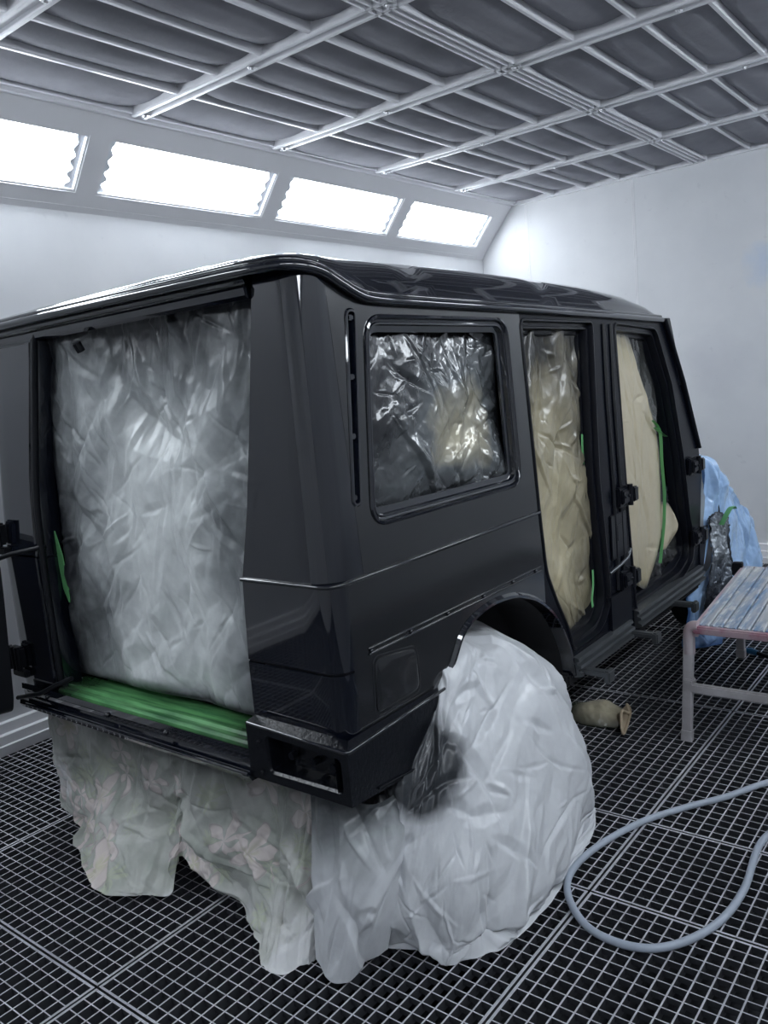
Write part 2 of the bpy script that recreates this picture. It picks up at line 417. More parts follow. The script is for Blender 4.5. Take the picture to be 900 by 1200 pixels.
def sheet(name, ctrl, size, nu, nv, waves, mat, parent=None, pin=(1, 1, 1, 1), zmin=None, thick=.0012, ragged=0, fold=None):
    """ctrl[row][col] 3D; row 0 = top. waves: (amp, fu, fv, seed). pin: fade of displacement near left,right,bottom,top"""
    P = np.array(ctrl, float)
    Q = cm1(P, np.linspace(0, 1, nv)); Q = cm1(Q.transpose(1, 0, 2), np.linspace(0, 1, nu)).transpose(1, 0, 2)  # nv,nu,3
    u = np.linspace(0, 1, nu)[None, :].repeat(nv, 0); v = np.linspace(0, 1, nv)[:, None].repeat(nu, 1)
    du = np.gradient(Q, axis=1); dv = np.gradient(Q, axis=0)
    N = np.cross(du, dv); N /= np.linalg.norm(N, axis=2, keepdims=True)+1e-9
    W, H = size; h = np.zeros_like(u)
    for amp, fu, fv, sd in waves: h += amp*crumple(u*W*fu+sd, v*H*fv+sd*.37, sd)
    if fold:
        for fd in fold: h += folds(u*W, v*H, W, H, **fd)
    f = np.ones_like(u); e = .05
    for k, d in zip(pin, (u, 1-u, 1-v, v)):
        if k: f *= np.clip(d/e, 0, 1)*.85+.15
    Q = Q+N*(h*f)[..., None]
    if ragged:
        tang = dv/(np.linalg.norm(dv, axis=2, keepdims=True)+1e-9)
        Q = Q+tang*(ragged*vnoise(u*W*9, u*0, 5)*np.clip((v-.9)/.1, 0, 1))[..., None]
    if zmin is not None: Q[..., 2] = np.maximum(Q[..., 2], zmin)
    off = Vector()
    p = parent
    while p is not None: off += p.location; p = p.parent
    Q = Q-np.array(off)
    me = bpy.data.meshes.new(name)
    fs = [(j*nu+i, j*nu+i+1, (j+1)*nu+i+1, (j+1)*nu+i) for j in range(nv-1) for i in range(nu-1)]
    me.from_pydata(Q.reshape(-1, 3).tolist(), [], fs); me.update()
    uvl = me.uv_layers.new(name='UVMap')
    uvs = np.stack([u, 1-v], -1).reshape(-1, 2)
    li = np.empty(len(me.loops), int); me.loops.foreach_get('vertex_index', li)
    uvl.data.foreach_set('uv', uvs[li].ravel())
    o = link(name, me, mat, parent, 180)
    md = o.modifiers.new('thickness', 'SOLIDIFY'); md.thickness = thick; md.offset = 0
    return o

# ------------------------------------------------------------------ room
XW, YB, ZC = -1.905, 5.60, 3.306      # left wall, far wall, ceiling
XR, YN = 3.4, -3.6                    # right wall, near wall (behind the camera)
XSL, ZSL = -1.545, 2.881
def slab(name, lo, hi, mat): return struct(obj(name, box(B(), lo, hi), mat))
slab('wall_left', (XW-.12, YN, -.5), (XW, YB, ZSL-.02), M['wall'])
slab('wall_back', (XW-.12, YB, -.5), (XR+.12, YB+.12, ZC+.5), M['wall_stain'])
slab('wall_right', (XR, YN, -.5), (XR+.12, YB, ZSL), M['wall'])
slab('wall_front', (XW-.12, YN-.12, -.5), (XR+.12, YN, ZC+.5), M['wall'])
# panel joints on the far wall
bm = B()
for x in (-1.417, -.392, .75, 1.9, 3.05): box(bm, (x-.004, YB-.004, .02), (x+.004, YB+.001, ZC-.02)); box(bm, (x+.006, YB-.003, .02), (x+.02, YB+.001, ZC-.02))
struct(obj('trim_1', bm, M['trim']))
# kerb along left wall and far wall
bm = B()
prof = [(0, 0), (.07, 0), (.07, .05), (.06, .055), (.055, .10), (.03, .105), (.025, .155), (0, .16)]
prism(bm, prof, lambda p: (XW+p[0], YN, p[1]), lambda p: (XW+p[0], YB, p[1]))
struct(obj('baseboard_left', bm, M['trim']))
bm = B(); prism(bm, prof, lambda p: (XW, YB-p[0], p[1]), lambda p: (XR, YB-p[0], p[1]))
struct(obj('baseboard_back', bm, M['trim']))
# pit and grating
slab('floor', (XW-.1, YN, -.42), (XR, YB, -.32), M['pit'])
pitch = .0468
def grating(x0, x1, y0, y1):
    bm = B(); t = .0026
    def bar(lo, hi):
        box(bm, lo, hi)
    n = int(round((x1-x0)/pitch)); px = (x1-x0)/n
    for i in range(n+1):
        w = .0046 if i in (0, n) else t
        x = x0+i*px; x = min(max(x, x0+w), x1-w)
        bar((x-w, y0, -.034), (x+w, y1, 0))
    m = int(round((y1-y0)/pitch)); py = (y1-y0)/m
    for j in range(m+1):
        w = .0040 if j in (0, m) else .0020
        y = y0+j*py; y = min(max(y, y0+w), y1-w)
        bar((x0, y-w, -.020), (x1, y+w, -.0006))
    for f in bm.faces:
        f.material_index = 0 if f.normal.z > .5 else 1  # pale tops, all other faces take the painted shade
    o = obj('floor', bm, [M['grate'], M['grate_side']], recalc=False); struct(o); return o
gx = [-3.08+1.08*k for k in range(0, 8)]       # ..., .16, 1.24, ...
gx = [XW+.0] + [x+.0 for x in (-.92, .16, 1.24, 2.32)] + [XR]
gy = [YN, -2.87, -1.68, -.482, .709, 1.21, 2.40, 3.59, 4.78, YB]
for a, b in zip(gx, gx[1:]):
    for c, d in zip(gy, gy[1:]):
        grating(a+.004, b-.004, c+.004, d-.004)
# ceiling : filter pillows + beams
bm = B(); box(bm, (XSL-.5, YN, ZC+.10), (XR+.1, YB, ZC+.16)); struct(obj('ceiling', bm, M['dark']))
BY = [1.385-1.065*k for k in range(4, 0, -1)]+[1.385+1.065*k for k in range(0, 4)]
BX = [-1.545, -1.11, -.80, -.49, -.18, .19, .57, .88, 1.19, 1.50, 1.87, 2.18, 2.49, 2.80, 3.11, XR]
ys = [YN]+BY+[YB]
nU = 12
bm = B()
for ya, yb in zip(ys, ys[1:]):
    for xa, xb in zip(BX, BX[1:]):
        g = []
        sag = .035+.02*random.random()
        for j in range(nU+1):
            row = []
            for i in range(nU+1):
                s, t = i/nU, j/nU
                z = ZC+.045-sag*(1-(2*s-1)**4)*(1-(2*t-1)**6)+.004*math.sin(9*s+random.random()*.5)
                row.append(bm.verts.new((xa+(xb-xa)*s, ya+(yb-ya)*t, z)))
            g.append(row)
        for j in range(nU):
            for i in range(nU): bm.faces.new((g[j][i], g[j+1][i], g[j+1][i+1], g[j][i+1]))
struct(obj('ceiling', bm, M['filter'], smooth=180, recalc=False))
def channel(bm, p0, p1, w):
    """inverted channel beam: two rails with a recessed middle, between points, in X or Y"""
    (x0, y0), (x1, y1) = p0, p1
    pr = [(-w, .05), (-w, .0), (-w+.006, -.008), (-w*.50, -.008), (-w*.42, -.002), (-w*.40, .012), (w*.40, .012), (w*.42, -.002), (w*.50, -.008), (w-.006, -.008), (w, .0), (w, .05)]
    if abs(x1-x0) > abs(y1-y0): prism(bm, pr, lambda p: (x0, y0+p[0], ZC+p[1]), lambda p: (x1, y0+p[0], ZC+p[1]))
    else: prism(bm, pr, lambda p: (x0+p[0], y0, ZC+p[1]), lambda p: (x0+p[0], y1, ZC+p[1]))
for y in BY:
    bm = B(); channel(bm, (-1.50, y), (XR, y), .050)
    o = obj('ceiling_beam', bm, M['beam']); struct(o)
    k = 0; x = -1.44
    while x < XR:
        bb = B(); m = Matrix.Translation((x, y, ZC-.010)) @ Matrix.Diagonal((1, 1, .5, 1))
        bmesh.ops.create_cone(bb, cap_ends=True, segments=20, radius1=.020, radius2=.024, depth=.008, matrix=m)
        bmesh.ops.create_cone(bb, cap_ends=True, segments=6, radius1=.008, radius2=.009, depth=.012, matrix=Matrix.Translation((x, y, ZC-.016)))
        q = obj('bolt', bb, M['bolt'], o); x += .84
for x in (.19, 1.87):
    bm = B()
    channel(bm, (x-.037, YN), (x-.037, YB), .027); channel(bm, (x+.040, YN), (x+.040, YB), .027)
    box(bm, (x-.012, YN, ZC+.012), (x+.012, YB, ZC+.03)); struct(obj('ceiling_beam', bm, M['beam']))
for x in BX[1:-1]:
    if x in (.19, 1.87): continue
    for ya, yb in zip(ys, ys[1:]):
        if yb < -1: continue
        bm = B(); a = ya+.05 if ya != YN else ya; b = yb-.05 if yb != YB else yb
        pr = [(-.014, .05), (-.014, .0), (-.008, -.006), (.008, -.006), (.014, 0), (.014, .05)]
        prism(bm, pr, lambda p: (x+p[0], a, ZC+.006+p[1]), lambda p: (x+p[0], b, ZC+.006+p[1]))
        struct(obj('ceiling_batten', bm, M['beam']))
bm = B()   # edge mouldings where the ceiling meets the light band and the far wall
prism(bm, [(0, 0), (.02, -.012), (.05, -.012), (.06, .005), (.085, .005), (.09, .05), (0, .05)], lambda p: (XSL-.02+p[0], YN, ZC+p[1]), lambda p: (XSL-.02+p[0], YB, ZC+p[1]))
box(bm, (XSL, YB-.035, ZC-.012), (XR, YB, ZC+.06))
struct(obj('trim_2', bm, M['beam']))

# sloped light band, left side (and its twin on the right wall)
sl = Vector((XSL-XW, 0, ZC-ZSL)); SLN = sl.length; sl.normalize(); nrm = Vector((sl.z, 0, -sl.x))
def band(side):
    def fm(p, dep):   # p=(y, s along the slope from the bottom)
        v = Vector((XW, p[0], ZSL))+sl*p[1]-nrm*dep
        if side: v.x = XR-(v.x-XW)
        return v
    wins = []
    y = -2.98+.0
    starts = [1.280+1.42*k for k in range(-3, 3)]
    for y0 in starts: wins.append((y0, y0+1.295 if y0 < 4 else y0+1.265))
    s0, s1 = .095, .425
    holes = [[(a, s0), (b, s0), (b, s1), (a, s1)] for a, b in wins]
    bm = panel(B(), [(YN, 0), (YB, 0), (YB, SLN), (YN, SLN)], holes, fm)
    for h in holes: loops(bm, h, [(0, 0), (0, .03)], fm)
    prism(bm, [(YN, -.030), (YB, -.030), (YB, .018), (YN, .018)], lambda p: fm(p, -.006), lambda p: fm(p, .01))
    struct(obj('trim_3' if not side else 'trim_4', bm, M['trim'], recalc=True))
    for k, (a, b) in enumerate(wins):
        root = empty('light_fixture', fm(((a+b)/2, s0), .03))
        if side: where = 'in the sloped band above the right wall'
        else: where = ['', '', '', '', '', ''][k]
        bm = B()
        fr = [(a+.0005, s0+.0005), (b-.0005, s0+.0005), (b-.0005, s1-.0005), (a+.0005, s1-.0005)]
        loops(bm, fr, [(0, .004), (.012, .004), (.012, .02)], fm)
        part('frame', bm, M['trim'], root)
        bm = B()   # box of the lamp housing
        loops(bm, fr, [(0, .021), (.0, .16)], fm, capend=True)
        part('housing', bm, M['reflector'], root)
        bm = B(); q = [(a+.055, s0+.004), (b-.055, s0+.004), (b-.055, s1-.004), (a+.055, s1-.004)]
        prism(bm, q, lambda p: fm(p, .045), lambda p: fm(p, .06)); part('diffuser', bm, M['light'], root)
        for ye, sg in ((a+.012, 1), (b-.012, -1)):
            bm = B()   # end reflectors, scalloped outline imitates the tubes' reflections
            n = 33; poly = [(ye, s0+.003)]
            for i in range(n):
                t = i/(n-1); poly.append((ye+sg*(.038+.011*math.sin(t*math.pi*9)+.005*math.sin(t*31)), s0+.003+t*(s1-s0-.006)))
            poly.append((ye, s1-.003))
            prism(bm, poly, lambda p: fm(p, .024), lambda p: fm(p, .040))
            part('reflector', bm, M['reflector'], root)
        LF.append((root, side, k))
LF = []
band(0); band(1)
lab = {2: 'bright light panel at the left picture edge in the sloped band above the wall',
       3: 'long bright light panel in the sloped band, second from the left picture edge',
       4: 'bright light panel in the middle of the sloped band above the black car roof',
       5: 'bright light panel nearest the far wall at the end of the sloped band',
       0: 'light panel in the left sloped band behind the camera, farthest from the far wall', 1: 'light panel in the left sloped band just behind the camera'}
for root, side, k in LF:
    tag(root, lab[k] if not side else 'white light panel in the sloped band over the right wall, '+['farthest from the far wall', 'second nearest the booth front', 'third from the booth front', 'third from the far wall', 'second from the far wall', 'nearest the far wall'][k], 'light', 'light panels along the sloped band' if not side else 'light panels over the right wall')
bm = B(); 
def fmr(p):
    v = Vector((XW, p[0], ZSL))+sl*p[1]; v.x = XR-(v.x-XW); return v

# ------------------------------------------------------------------ the car
CAR = empty('off_road_car', (-.08, 1.6, 0))
tag(CAR, 'black boxy off road car body with doors off and openings masked for spraying', 'car')
CX = -.08; XL = -1.00
def sx(z): return .86-max(0, z-1.2)*.05
def ry(z): return max(0, z-1.2)*.05
def side(p, dep=0):        # p=(y,z) on the right flank, depth inwards
    return (sx(p[1])-dep, p[0], p[1])
arch = [(.372, .528), (.43, .60), (.501, .714), (.53, .765), (.572, .815), (.618, .87), (.67, .90), (.734, .917), (.82, .928), (.916, .925), (1.0, .912), (1.055, .895), (1.135, .865), (1.207, .824), (1.28, .768), (1.342, .696), (1.39, .62), (1.426, .541), (1.446, .45)]
arch = [(p.x, p.y) for p in catmull([(a, b, 0) for a, b in arch], 4)]
ka = next(i for i, p in enumerate(arch) if p[1] > .735)
archB = arch[ka:]
win_o = rounded([(.305, 1.945), (.215, 1.340), (1.105, 1.332), (1.125, 1.940)], .07)
win_o = win_o
rdoor = rounded([(1.245, 1.945), (1.90, 1.938), (1.815, 1.25), (1.865, .74), (1.86, .66), (1.76, .565), (1.47, .555), (1.43, .66), (1.33, .82), (1.262, .95), (1.235, 1.2)], [.03, .03, 0, .05, .08, .1, .03, .03, .05, .05, 0])
fdoor = rounded([(2.15, 1.935), (2.68, 1.908), (2.845, 1.613), (2.93, 1.233), (3.0, .886), (3.06, .68), (3.02, .60), (2.86, .545), (2.17, .535), (2.12, 1.05)], [.03, .05, 0, 0, 0, .06, .08, .06, .04, 0])
slot = rounded([(.252, 1.960), (.222, 1.960), (.143, 1.415), (.165, 1.415)], .015)
fuel_o = rounded([(.146, .952), (.364, .922), (.368, .772), (.134, .768)], .035)
# flank: rear quarter, pillars, sill, cowl in one pressing per material zone
outer = [(.06, .735), (.514, .735)]+archB+[(1.446, .44), (3.15, .43), (3.15, .60), (3.235, 1.05), (3.205, 1.22), (2.84, 1.96), (2.6, 1.985), (.33, 2.01), (.24, 2.04), (.14, 2.075), (.14, 1.2), (.06, 1.2)]
th = .03
def qmap(p, dep=0):        # small step at the waist crease of the rear quarter
    x, y, z = side(p, dep)
    return (x, y, z)
bm = panel(B(), outer, [win_o, rdoor, fdoor, slot], qmap, extra=[((1.24, 1.93), (1.24, 1.99)), ((1.24, .83), (1.24, .95)), ((.142, 1.2), (1.23, 1.2)), ((1.83, 1.2), (2.11, 1.2)), ((2.95, 1.2), (3.20, 1.2))])
# returns of outer edge and of each opening
loops(bm, [Vector(p) for p in archB], [(0, 0), (0, .05)], side) if False else None
bf = bm.copy()
bmesh.ops.delete(bf, geom=[f for f in bf.faces if f.calc_center_median().y < 1.24], context='FACES')
bmesh.ops.delete(bm, geom=[f for f in bm.faces if f.calc_center_median().y >= 1.24], context='FACES')
part('side_panel', bm, M['side'], CAR)
part('door_frame', bf, M['frame'], CAR)
archB = arch
bm = B()   # arch lip
for a, b in zip(arch[1:], arch[2:]): pass
A = [bm.verts.new(side(p, -.012)) for p in archB]; C = [bm.verts.new(side((p[0]+.0, p[1]), .045)) for p in archB]
n = len(archB)
lip = []
for i, p in enumerate(archB):
    a = Vector(archB[max(i-1, 0)]); b = Vector(archB[min(i+1, n-1)]); t = (b-a).normalized(); nn = Vector((-t.y, t.x))  # outward (up)
    lip.append((bm.verts.new(side((p[0]+nn.x*.020, p[1]+nn.y*.020), -.001)), bm.verts.new(side((p[0]+nn.x*.010, p[1]+nn.y*.010), -.012))))
for i in range(n-1):
    bm.faces.new((lip[i][0], lip[i+1][0], lip[i+1][1], lip[i][1])); bm.faces.new((lip[i][1], lip[i+1][1], A[i+1], A[i])); bm.faces.new((A[i], A[i+1], C[i+1], C[i]))
part('arch_lip', bm, M['paint'], CAR, 40)
# wheel housing behind the arch
bm = B()
ins = [(p[0], p[1]) for p in arch[1:]]
A = [bm.verts.new((.815, p[0], p[1])) for p in ins]; Cc = [bm.verts.new((.35, p[0], p[1]+.02)) for p in ins]
for i in range(len(ins)-1): bm.faces.new((A[i], A[i+1], Cc[i+1], Cc[i]))
bm.faces.new(Cc)
part('wheel_housing', bm, M['dark'], CAR)
# quarter window rim: stepped rubber and flange
bm = B()
loops(bm, win_o, [(-.012, -.001), (-.010, -.006), (-.003, -.008), (.002, -.004), (.004, .006), (.010, .008), (.013, .004), (.018, .004), (.021, .018), (.040, .022), (.041, .030)], side)
part('window_rim', bm, M['paint'], CAR, 50)
# vent slot: recess with three stops
bm = B()
loops(bm, slot, [(-.012, -.001), (-.008, -.005), (-.002, -.005), (.002, .004), (.004, .018)], side, capend=True)
for t in (.0, .33, .66, 1.0):
    y = .237-(.237-.149)*t; z = 1.945-(1.945-1.43)*t
    box(bm, (sx(z)-.02, y-.012, z-.008), (sx(z)+.001, y+.012, z+.008), .003)
part('side_vent', bm, M['paint'], CAR, 40)
# fuel flap with gap
bm = B(); loops(bm, fuel_o, [(-.005, -.0005), (.0, .001-.002), (.003, .004), (.006, .004), (.008, -.002), (.016, -.004)], side, capend=True)
part('fuel_flap', bm, M['side'], CAR, 50)
# waist crease bead wrapping the corner, trim strip line with clip holes
crease = [(XL-.0, .02, 1.2), (-.66, .0, 1.2)]
bm = B()
tube(bm, [(.492, -.004, 1.198), (.70, -.004, 1.198), (.78, -.004, 1.198)]+[(.812+.052*math.sin(a), .046-.050*math.cos(a), 1.198) for a in [R(d) for d in range(0, 91, 15)]]+[(.864, .3, 1.198), (.864, .8, 1.198), (.864, 1.232, 1.198)], .0065, 10)
part('waist_crease', bm, M['paint'], CAR, 60)
bm = B()
pr = [(0, -.012), (.004, -.010), (.005, .006), (.0, .012)]
bm = B(); tube(bm, [(.861, .13, .966), (.861, .7, .966), (.861, 1.215, .966)], .0035, 8); tube(bm, [(.861, .13, .983), (.861, .7, .983), (.861, 1.215, .983)], .0028, 8)
for y in (.14, .34, .55, .78, .99, 1.17):
    bmesh.ops.create_uvsphere(bm, u_segments=10, v_segments=6, radius=.007, matrix=Matrix.Translation((.862, y, .975)))
part('trim_groove', bm, M['paint'], CAR, 50)
# rear corner shell
def corner_profile(z, r, out=0.0, xin=None, yend=.142):
    xi = xin; s = sx(z)+out; y0 = ry(z)-out
    pts = [(xi, y0+.085), (xi, y0+.012), (xi+.006, y0)]
    for k in range(1, 5): pts.append((xi+(s-r-xi)*k/5, y0))
    for k in range(0, 9):
        a = R(90*k/8); pts.append((s-r+r*math.sin(a), y0+r-r*math.cos(a)))
    pts.append((s, yend))
    return pts
def xin(z):
    T = [(.55, .468), (.94, .473), (1.2, .488), (1.4, .530), (1.66, .570), (2.03, .620), (2.12, .63)]
    return float(np.interp(z, [a for a, b in T], [b for a, b in T]))
def corner(z0, z1, r, out, mirror=False, nz=12):
    bm = B(); rows = []
    for i in range(nz+1):
        z = z0+(z1-z0)*i/nz; pr = corner_profile(z, r, out, xin(z), .142 if z0 > 1.19 else .062)
        rows.append([bm.verts.new((x, y, z)) for x, y in pr])
    for A, C in zip(rows, rows[1:]):
        for k in range(len(A)-1): bm.faces.new((A[k], A[k+1], C[k+1], C[k]))
    return bm
part('corner_panel', corner(1.2, 2.085, .08, .0), M['paint'], CAR, 35)
part('corner_panel', corner(.735, .934, .055, .001), M['paint'], CAR, 35)
part('corner_panel', corner(.942, 1.198, .055, .001), M['paint'], CAR, 35)
bm = corner(.934, .942, .05, -.004, nz=1); part('seam', bm, M['rubber'], CAR, 35)
# left rear pillar and its flank
def leftpil(z0, z1, out):
    bm = B(); rows = []
    for i in range(9):
        z = z0+(z1-z0)*i/8; xi = float(np.interp(z, [.55, 1.04, 1.38, 1.51, 2.05, 2.12], [-.648, -.648, -.644, -.634, -.525, -.52])); y0 = ry(z)-out
        s = XL+max(0, z-1.2)*.05-out
        pr = [(xi, y0+.085), (xi, y0+.012), (xi-.004, y0), (xi-.05, y0), (xi-.054, y0-.006), (xi-.062, y0-.006), (xi-.066, y0+.0)]+[(xi-.066+(s+.08-xi+.066)*k/4, y0) for k in (1, 2, 3, 4)]
        for k in range(1, 9):
            a = R(90*k/8); pr.append((s+.08-.08*math.sin(a), y0+.08-.08*math.cos(a)))
        pr.append((s, .5)); pr.append((s, 2.9+.0)); rows.append([bm.verts.new((x, y, z)) for x, y in pr])
    for A, C in zip(rows, rows[1:]):
        for k in range(len(A)-1): bm.faces.new((A[k], A[k+1], C[k+1], C[k]))
    return bm
part('left_pillar', leftpil(1.2, 2.07, 0), M['paint'], CAR, 35)
part('left_pillar', leftpil(.56, 1.195, .004), M['paint'], CAR, 35)
# rubber seal round the tailgate opening (left and top)
bm = B()
tube(bm, [(-.648, -.006, .70), (-.65, -.006, 1.04), (-.645, .0, 1.38), (-.634, .008, 1.51), (-.535, .030, 2.02), (-.52, .034, 2.045), (-.48, .035, 2.052), (.1, .035, 2.05), (.50, .042, 2.046), (.60, .062, 2.045)], .013, 10, flat=.8)
tube(bm, [(-.672, .000, .72), (-.672, .00, 1.04), (-.669, .004, 1.38), (-.656, .012, 1.51), (-.55, .036, 2.04)], .010, 8)
part('opening_seal', bm, M['rubber'], CAR, 60)
# rear header under the roof
bm = B(); 
prism(bm, [(.034, 2.02), (.024, 2.03), (.020, 2.05), (.030, 2.062), (.022, 2.072), (.020, 2.10), (.12, 2.10), (.12, 2.02)], lambda p: (-.93, p[0], p[1]), lambda p: (.618, p[0], p[1]))
part('rear_header', bm, M['paint'], CAR, 30)
# roof
ST = [(-.012, .840, 2.098, 2.110), (.0, .862, 2.092, 2.124), (.05, .885, 2.090, 2.142), (.12, .900, 2.083, 2.154), (.19, .905, 2.062, 2.163), (.26, .91, 2.032, 2.168), (.34, .91, 2.012, 2.172), (.6, .91, 2.006, 2.176), (1.0, .91, 1.998, 2.178), (1.5, .91, 1.99, 2.17), (2.0, .91, 1.98, 2.155), (2.4, .91, 1.97, 2.125), (2.65, .91, 1.963, 2.075), (2.80, .91, 1.958, 2.01), (2.87, .895, 1.955, 1.975)]
prof = [(1.0, 0.0), (.985, .10), (.972, .30), (.955, .48), (.925, .63), (.88, .74), (.80, .84), (.79, .815), (.77, .815), (.76, .855), (.62, .91), (.61, .895), (.59, .895), (.58, .925), (.42, .96), (.41, .945), (.39, .945), (.38, .967), (.2, .99), (0, 1.0)]
bm = B(); rows = []
# finer stations by interpolation
ysn = sorted(set([s[0] for s in ST]+[.30+.1*k for k in range(26)]))
for y in ysn:
    hw, zg, zt = [float(np.interp(y, [s[0] for s in ST], [s[k] for s in ST])) for k in (1, 2, 3)]
    pts = [(CX+hw*s, zg+(zt-zg)*h) for s, h in prof]+[(CX-hw*s, zg+(zt-zg)*h) for s, h in prof[-2::-1]]
    rows.append([bm.verts.new((x, y, z)) for x, z in pts])
for A, C in zip(rows, rows[1:]):
    for k in range(len(A)-1): bm.faces.new((A[k], A[k+1], C[k+1], C[k]))
bm.faces.new(rows[0]); bm.faces.new(rows[-1][::-1])
part('roof', bm, M['paint'], CAR, 55)
gut = catmull([(-.93, .10, 2.075), (-.92, .0, 2.082), (-.84, -.018, 2.088), (-.2, -.02, 2.090), (.5, -.02, 2.088), (.70, -.018, 2.086), (.775, .000, 2.086), (.812, .05, 2.082), (.826, .12, 2.070), (.832, .19, 2.040), (.834, .26, 2.012), (.836, .34, 1.998), (.836, .6, 1.992), (.836, 1.2, 1.983), (.836, 2.0, 1.968), (.836, 2.75, 1.95)], 8)
bm = B(); tube(bm, gut, .014, 12)
tube(bm, [(p.x-.012, p.y+.01, p.z+.018) for p in gut[4:]], .010, 10)
part('roof_gutter', bm, M['paint'], CAR, 60)
# tailgate sill: green masked tread, ribs, bumper lips
SB = CAR
bm = B(); 
prism(bm, [(.14, .60), (.14, .672), (.10, .675), (.08, .668), (.05, .668), (.04, .676), (.02, .676), (.012, .668), (-.012, .668), (-.02, .660), (-.02, .60)], lambda p: (-.66, p[0], p[1]), lambda p: (.478, p[0], p[1]))
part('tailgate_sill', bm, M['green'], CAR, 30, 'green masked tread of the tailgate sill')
bm = B()
prism(bm, [(.10, .60), (-.024, .60), (-.024, .652), (-.034, .655), (-.036, .632), (-.028, .624), (-.028, .598), (-.05, .592), (-.055, .572), (-.045, .556), (.10, .55)], lambda p: (-.92, p[0], p[1]), lambda p: (.480, p[0], p[1]))
tube(bm, [(-.86, -.058, .582), (.10, -.058, .582), (.478, -.058, .582)], .006, 8)
for x in (-.72, -.30, .05): bmesh.ops.create_uvsphere(bm, u_segments=10, v_segments=8, radius=.010, matrix=Matrix.Translation((x, -.038, .628)))
part('rear_crossmember', bm, M['paint'], CAR, 35)
# bumper corner with lamp recess
bm = B()
ro = [(.480, .573), (.895, .573), (.895, .735), (.480, .752)]
lampo = rounded([(.565, .602), (.868, .605), (.868, .712), (.560, .724)], .02)
fr = lambda p, d=0: (p[0], -.045+d, p[1])
panel(bm, ro, [lampo], fr)
loops(bm, lampo, [(0, 0), (.006, .008), (.012, .06)], fr, capend=True)
fs = lambda p, d=0: (.895-.02*max(0, p[0]+.045)/.5-d, p[0], p[1])
panel(bm, [(-.045, .573), (.30, .538), (.360, .524), (.42, .60), (.502, .714), (.522, .742), (-.045, .735)], [], fs)
panel(bm, [(-.045, .573), (.30, .538), (.360, .524), (.42, .60), (.502, .714), (.522, .742), (-.045, .735)], [], lambda p, d=0: fs(p, .05))
# chamfer ledge up to the body
def q(*v): bm.faces.new([bm.verts.new(p) for p in v])
q((.48, -.045, .752), (.895, -.045, .735), (.866, -.003, .752), (.48, -.003, .760))
q((.895, -.045, .735), (.873, .505, .735), (.858, .52, .748), (.866, -.003, .752))
q((.48, -.045, .573), (.895, -.045, .573), (.882, .30, .538), (.48, .30, .538))
q((.48, -.045, .573), (.48, .10, .573), (.48, .10, .752), (.48, -.045, .752))
bmesh.ops.remove_doubles(bm, verts=bm.verts, dist=.0008)
# raised border along the lower side
tube(bm, [fs((.08, .575), -.002), fs((.30, .548), -.002), fs((.345, .562), -.002), fs((.39, .60), -.002)], .004, 8)
for x, z in ((.535, .70), (.535, .60)): bmesh.ops.create_uvsphere(bm, u_segments=8, v_segments=6, radius=.007, matrix=Matrix.Translation((x, -.047, z)))
part('bumper_corner', bm, M['texblack'], CAR, 25)
bm = B(); tube(bm, [(.49, -.046, .752), (.70, -.046, .744), (.885, -.046, .737), (.896, -.040, .736), (.886, .20, .737), (.877, .50, .742), (.878, .518, .738), (.878, .502, .712), (.880, .425, .604), (.882, .362, .527)], .006, 8); part('bumper_edge', bm, M['paint'], CAR, 60)
# recess lamp studs
for x in (.63, .72, .80): part('lamp_socket', tube(B(), [(x, .013, .655), (x, -.01, .655)], .012, 10), M['satin'], CAR, 50)
# door openings: jamb rings
for nm, poly in (('door_jamb', rdoor), ('door_jamb', fdoor)):
    bm = B()
    loops(bm, poly, [(-.006, -.001), (-.003, -.006), (.003, -.006), (.006, .004), (.008, .018), (.020, .020), (.024, .014), (.030, .014), (.034, .026), (.036, .050), (.048, .052), (.052, .046), (.056, .060), (.058, .085)], side)
    part(nm, bm, M['satin'], CAR, 50)
# rocker steps
bm = B()
prof_s = [(.862, .53), (.885, .525), (.888, .512), (.875, .508), (.876, .498), (.893, .494), (.896, .482), (.880, .477), (.880, .466), (.896, .461), (.897, .448), (.87, .44), (.80, .43), (.80, .53)]
prism(bm, prof_s, lambda p: (p[0], 1.455, p[1]), lambda p: (p[0], 2.06, p[1]))
prism(bm, prof_s, lambda p: (p[0]-.0, 2.14, p[1]+.02), lambda p: (p[0], 3.14, p[1]+.02))
part('sill_step', bm, M['steel'], CAR, 25, 'stepped sill with pale ribs')
bm = B(); box(bm, (.55, 1.42, .40), (.85, 3.2, .46), .01); part('chassis_rail', bm, M['dark'], CAR)
# B pillar detailing
bm = B()
for y, w in ((1.965, .012), (2.045, .010)):
    tube(bm, [(sx(1.93)+.004, y+.05, 1.93), (sx(1.6)+.004, y+.012, 1.6), (sx(1.2)+.004, y-.01, 1.2), (sx(.7)+.004, y-.01, .7)], w, 8, flat=.7)
part('pillar_seal', bm, M['rubber'], CAR, 60)
bm = B()
box(bm, (.858, 1.90, .85), (.868, 2.08, 1.06), .004); box(bm, (.866, 1.96, .93), (.872, 2.02, 1.01), .003)
part('pillar_plate', bm, M['satin'], CAR, 40)
part('pillar_foot', box(B(), (.845, 1.84, .50), (.872, 2.10, .70), .012), M['satin'], CAR, 40)
bm = B(); tube(bm, [(.868, 1.86, .80), (.885, 1.95, .825), (.89, 2.03, .845), (.885, 2.07, .875)], .008, 8); tube(bm, [(.887, 2.03, .835), (.887, 2.045, .87)], .006, 8)
part('door_latch', bm, M['steel'], CAR, 60, 'bare metal door check')
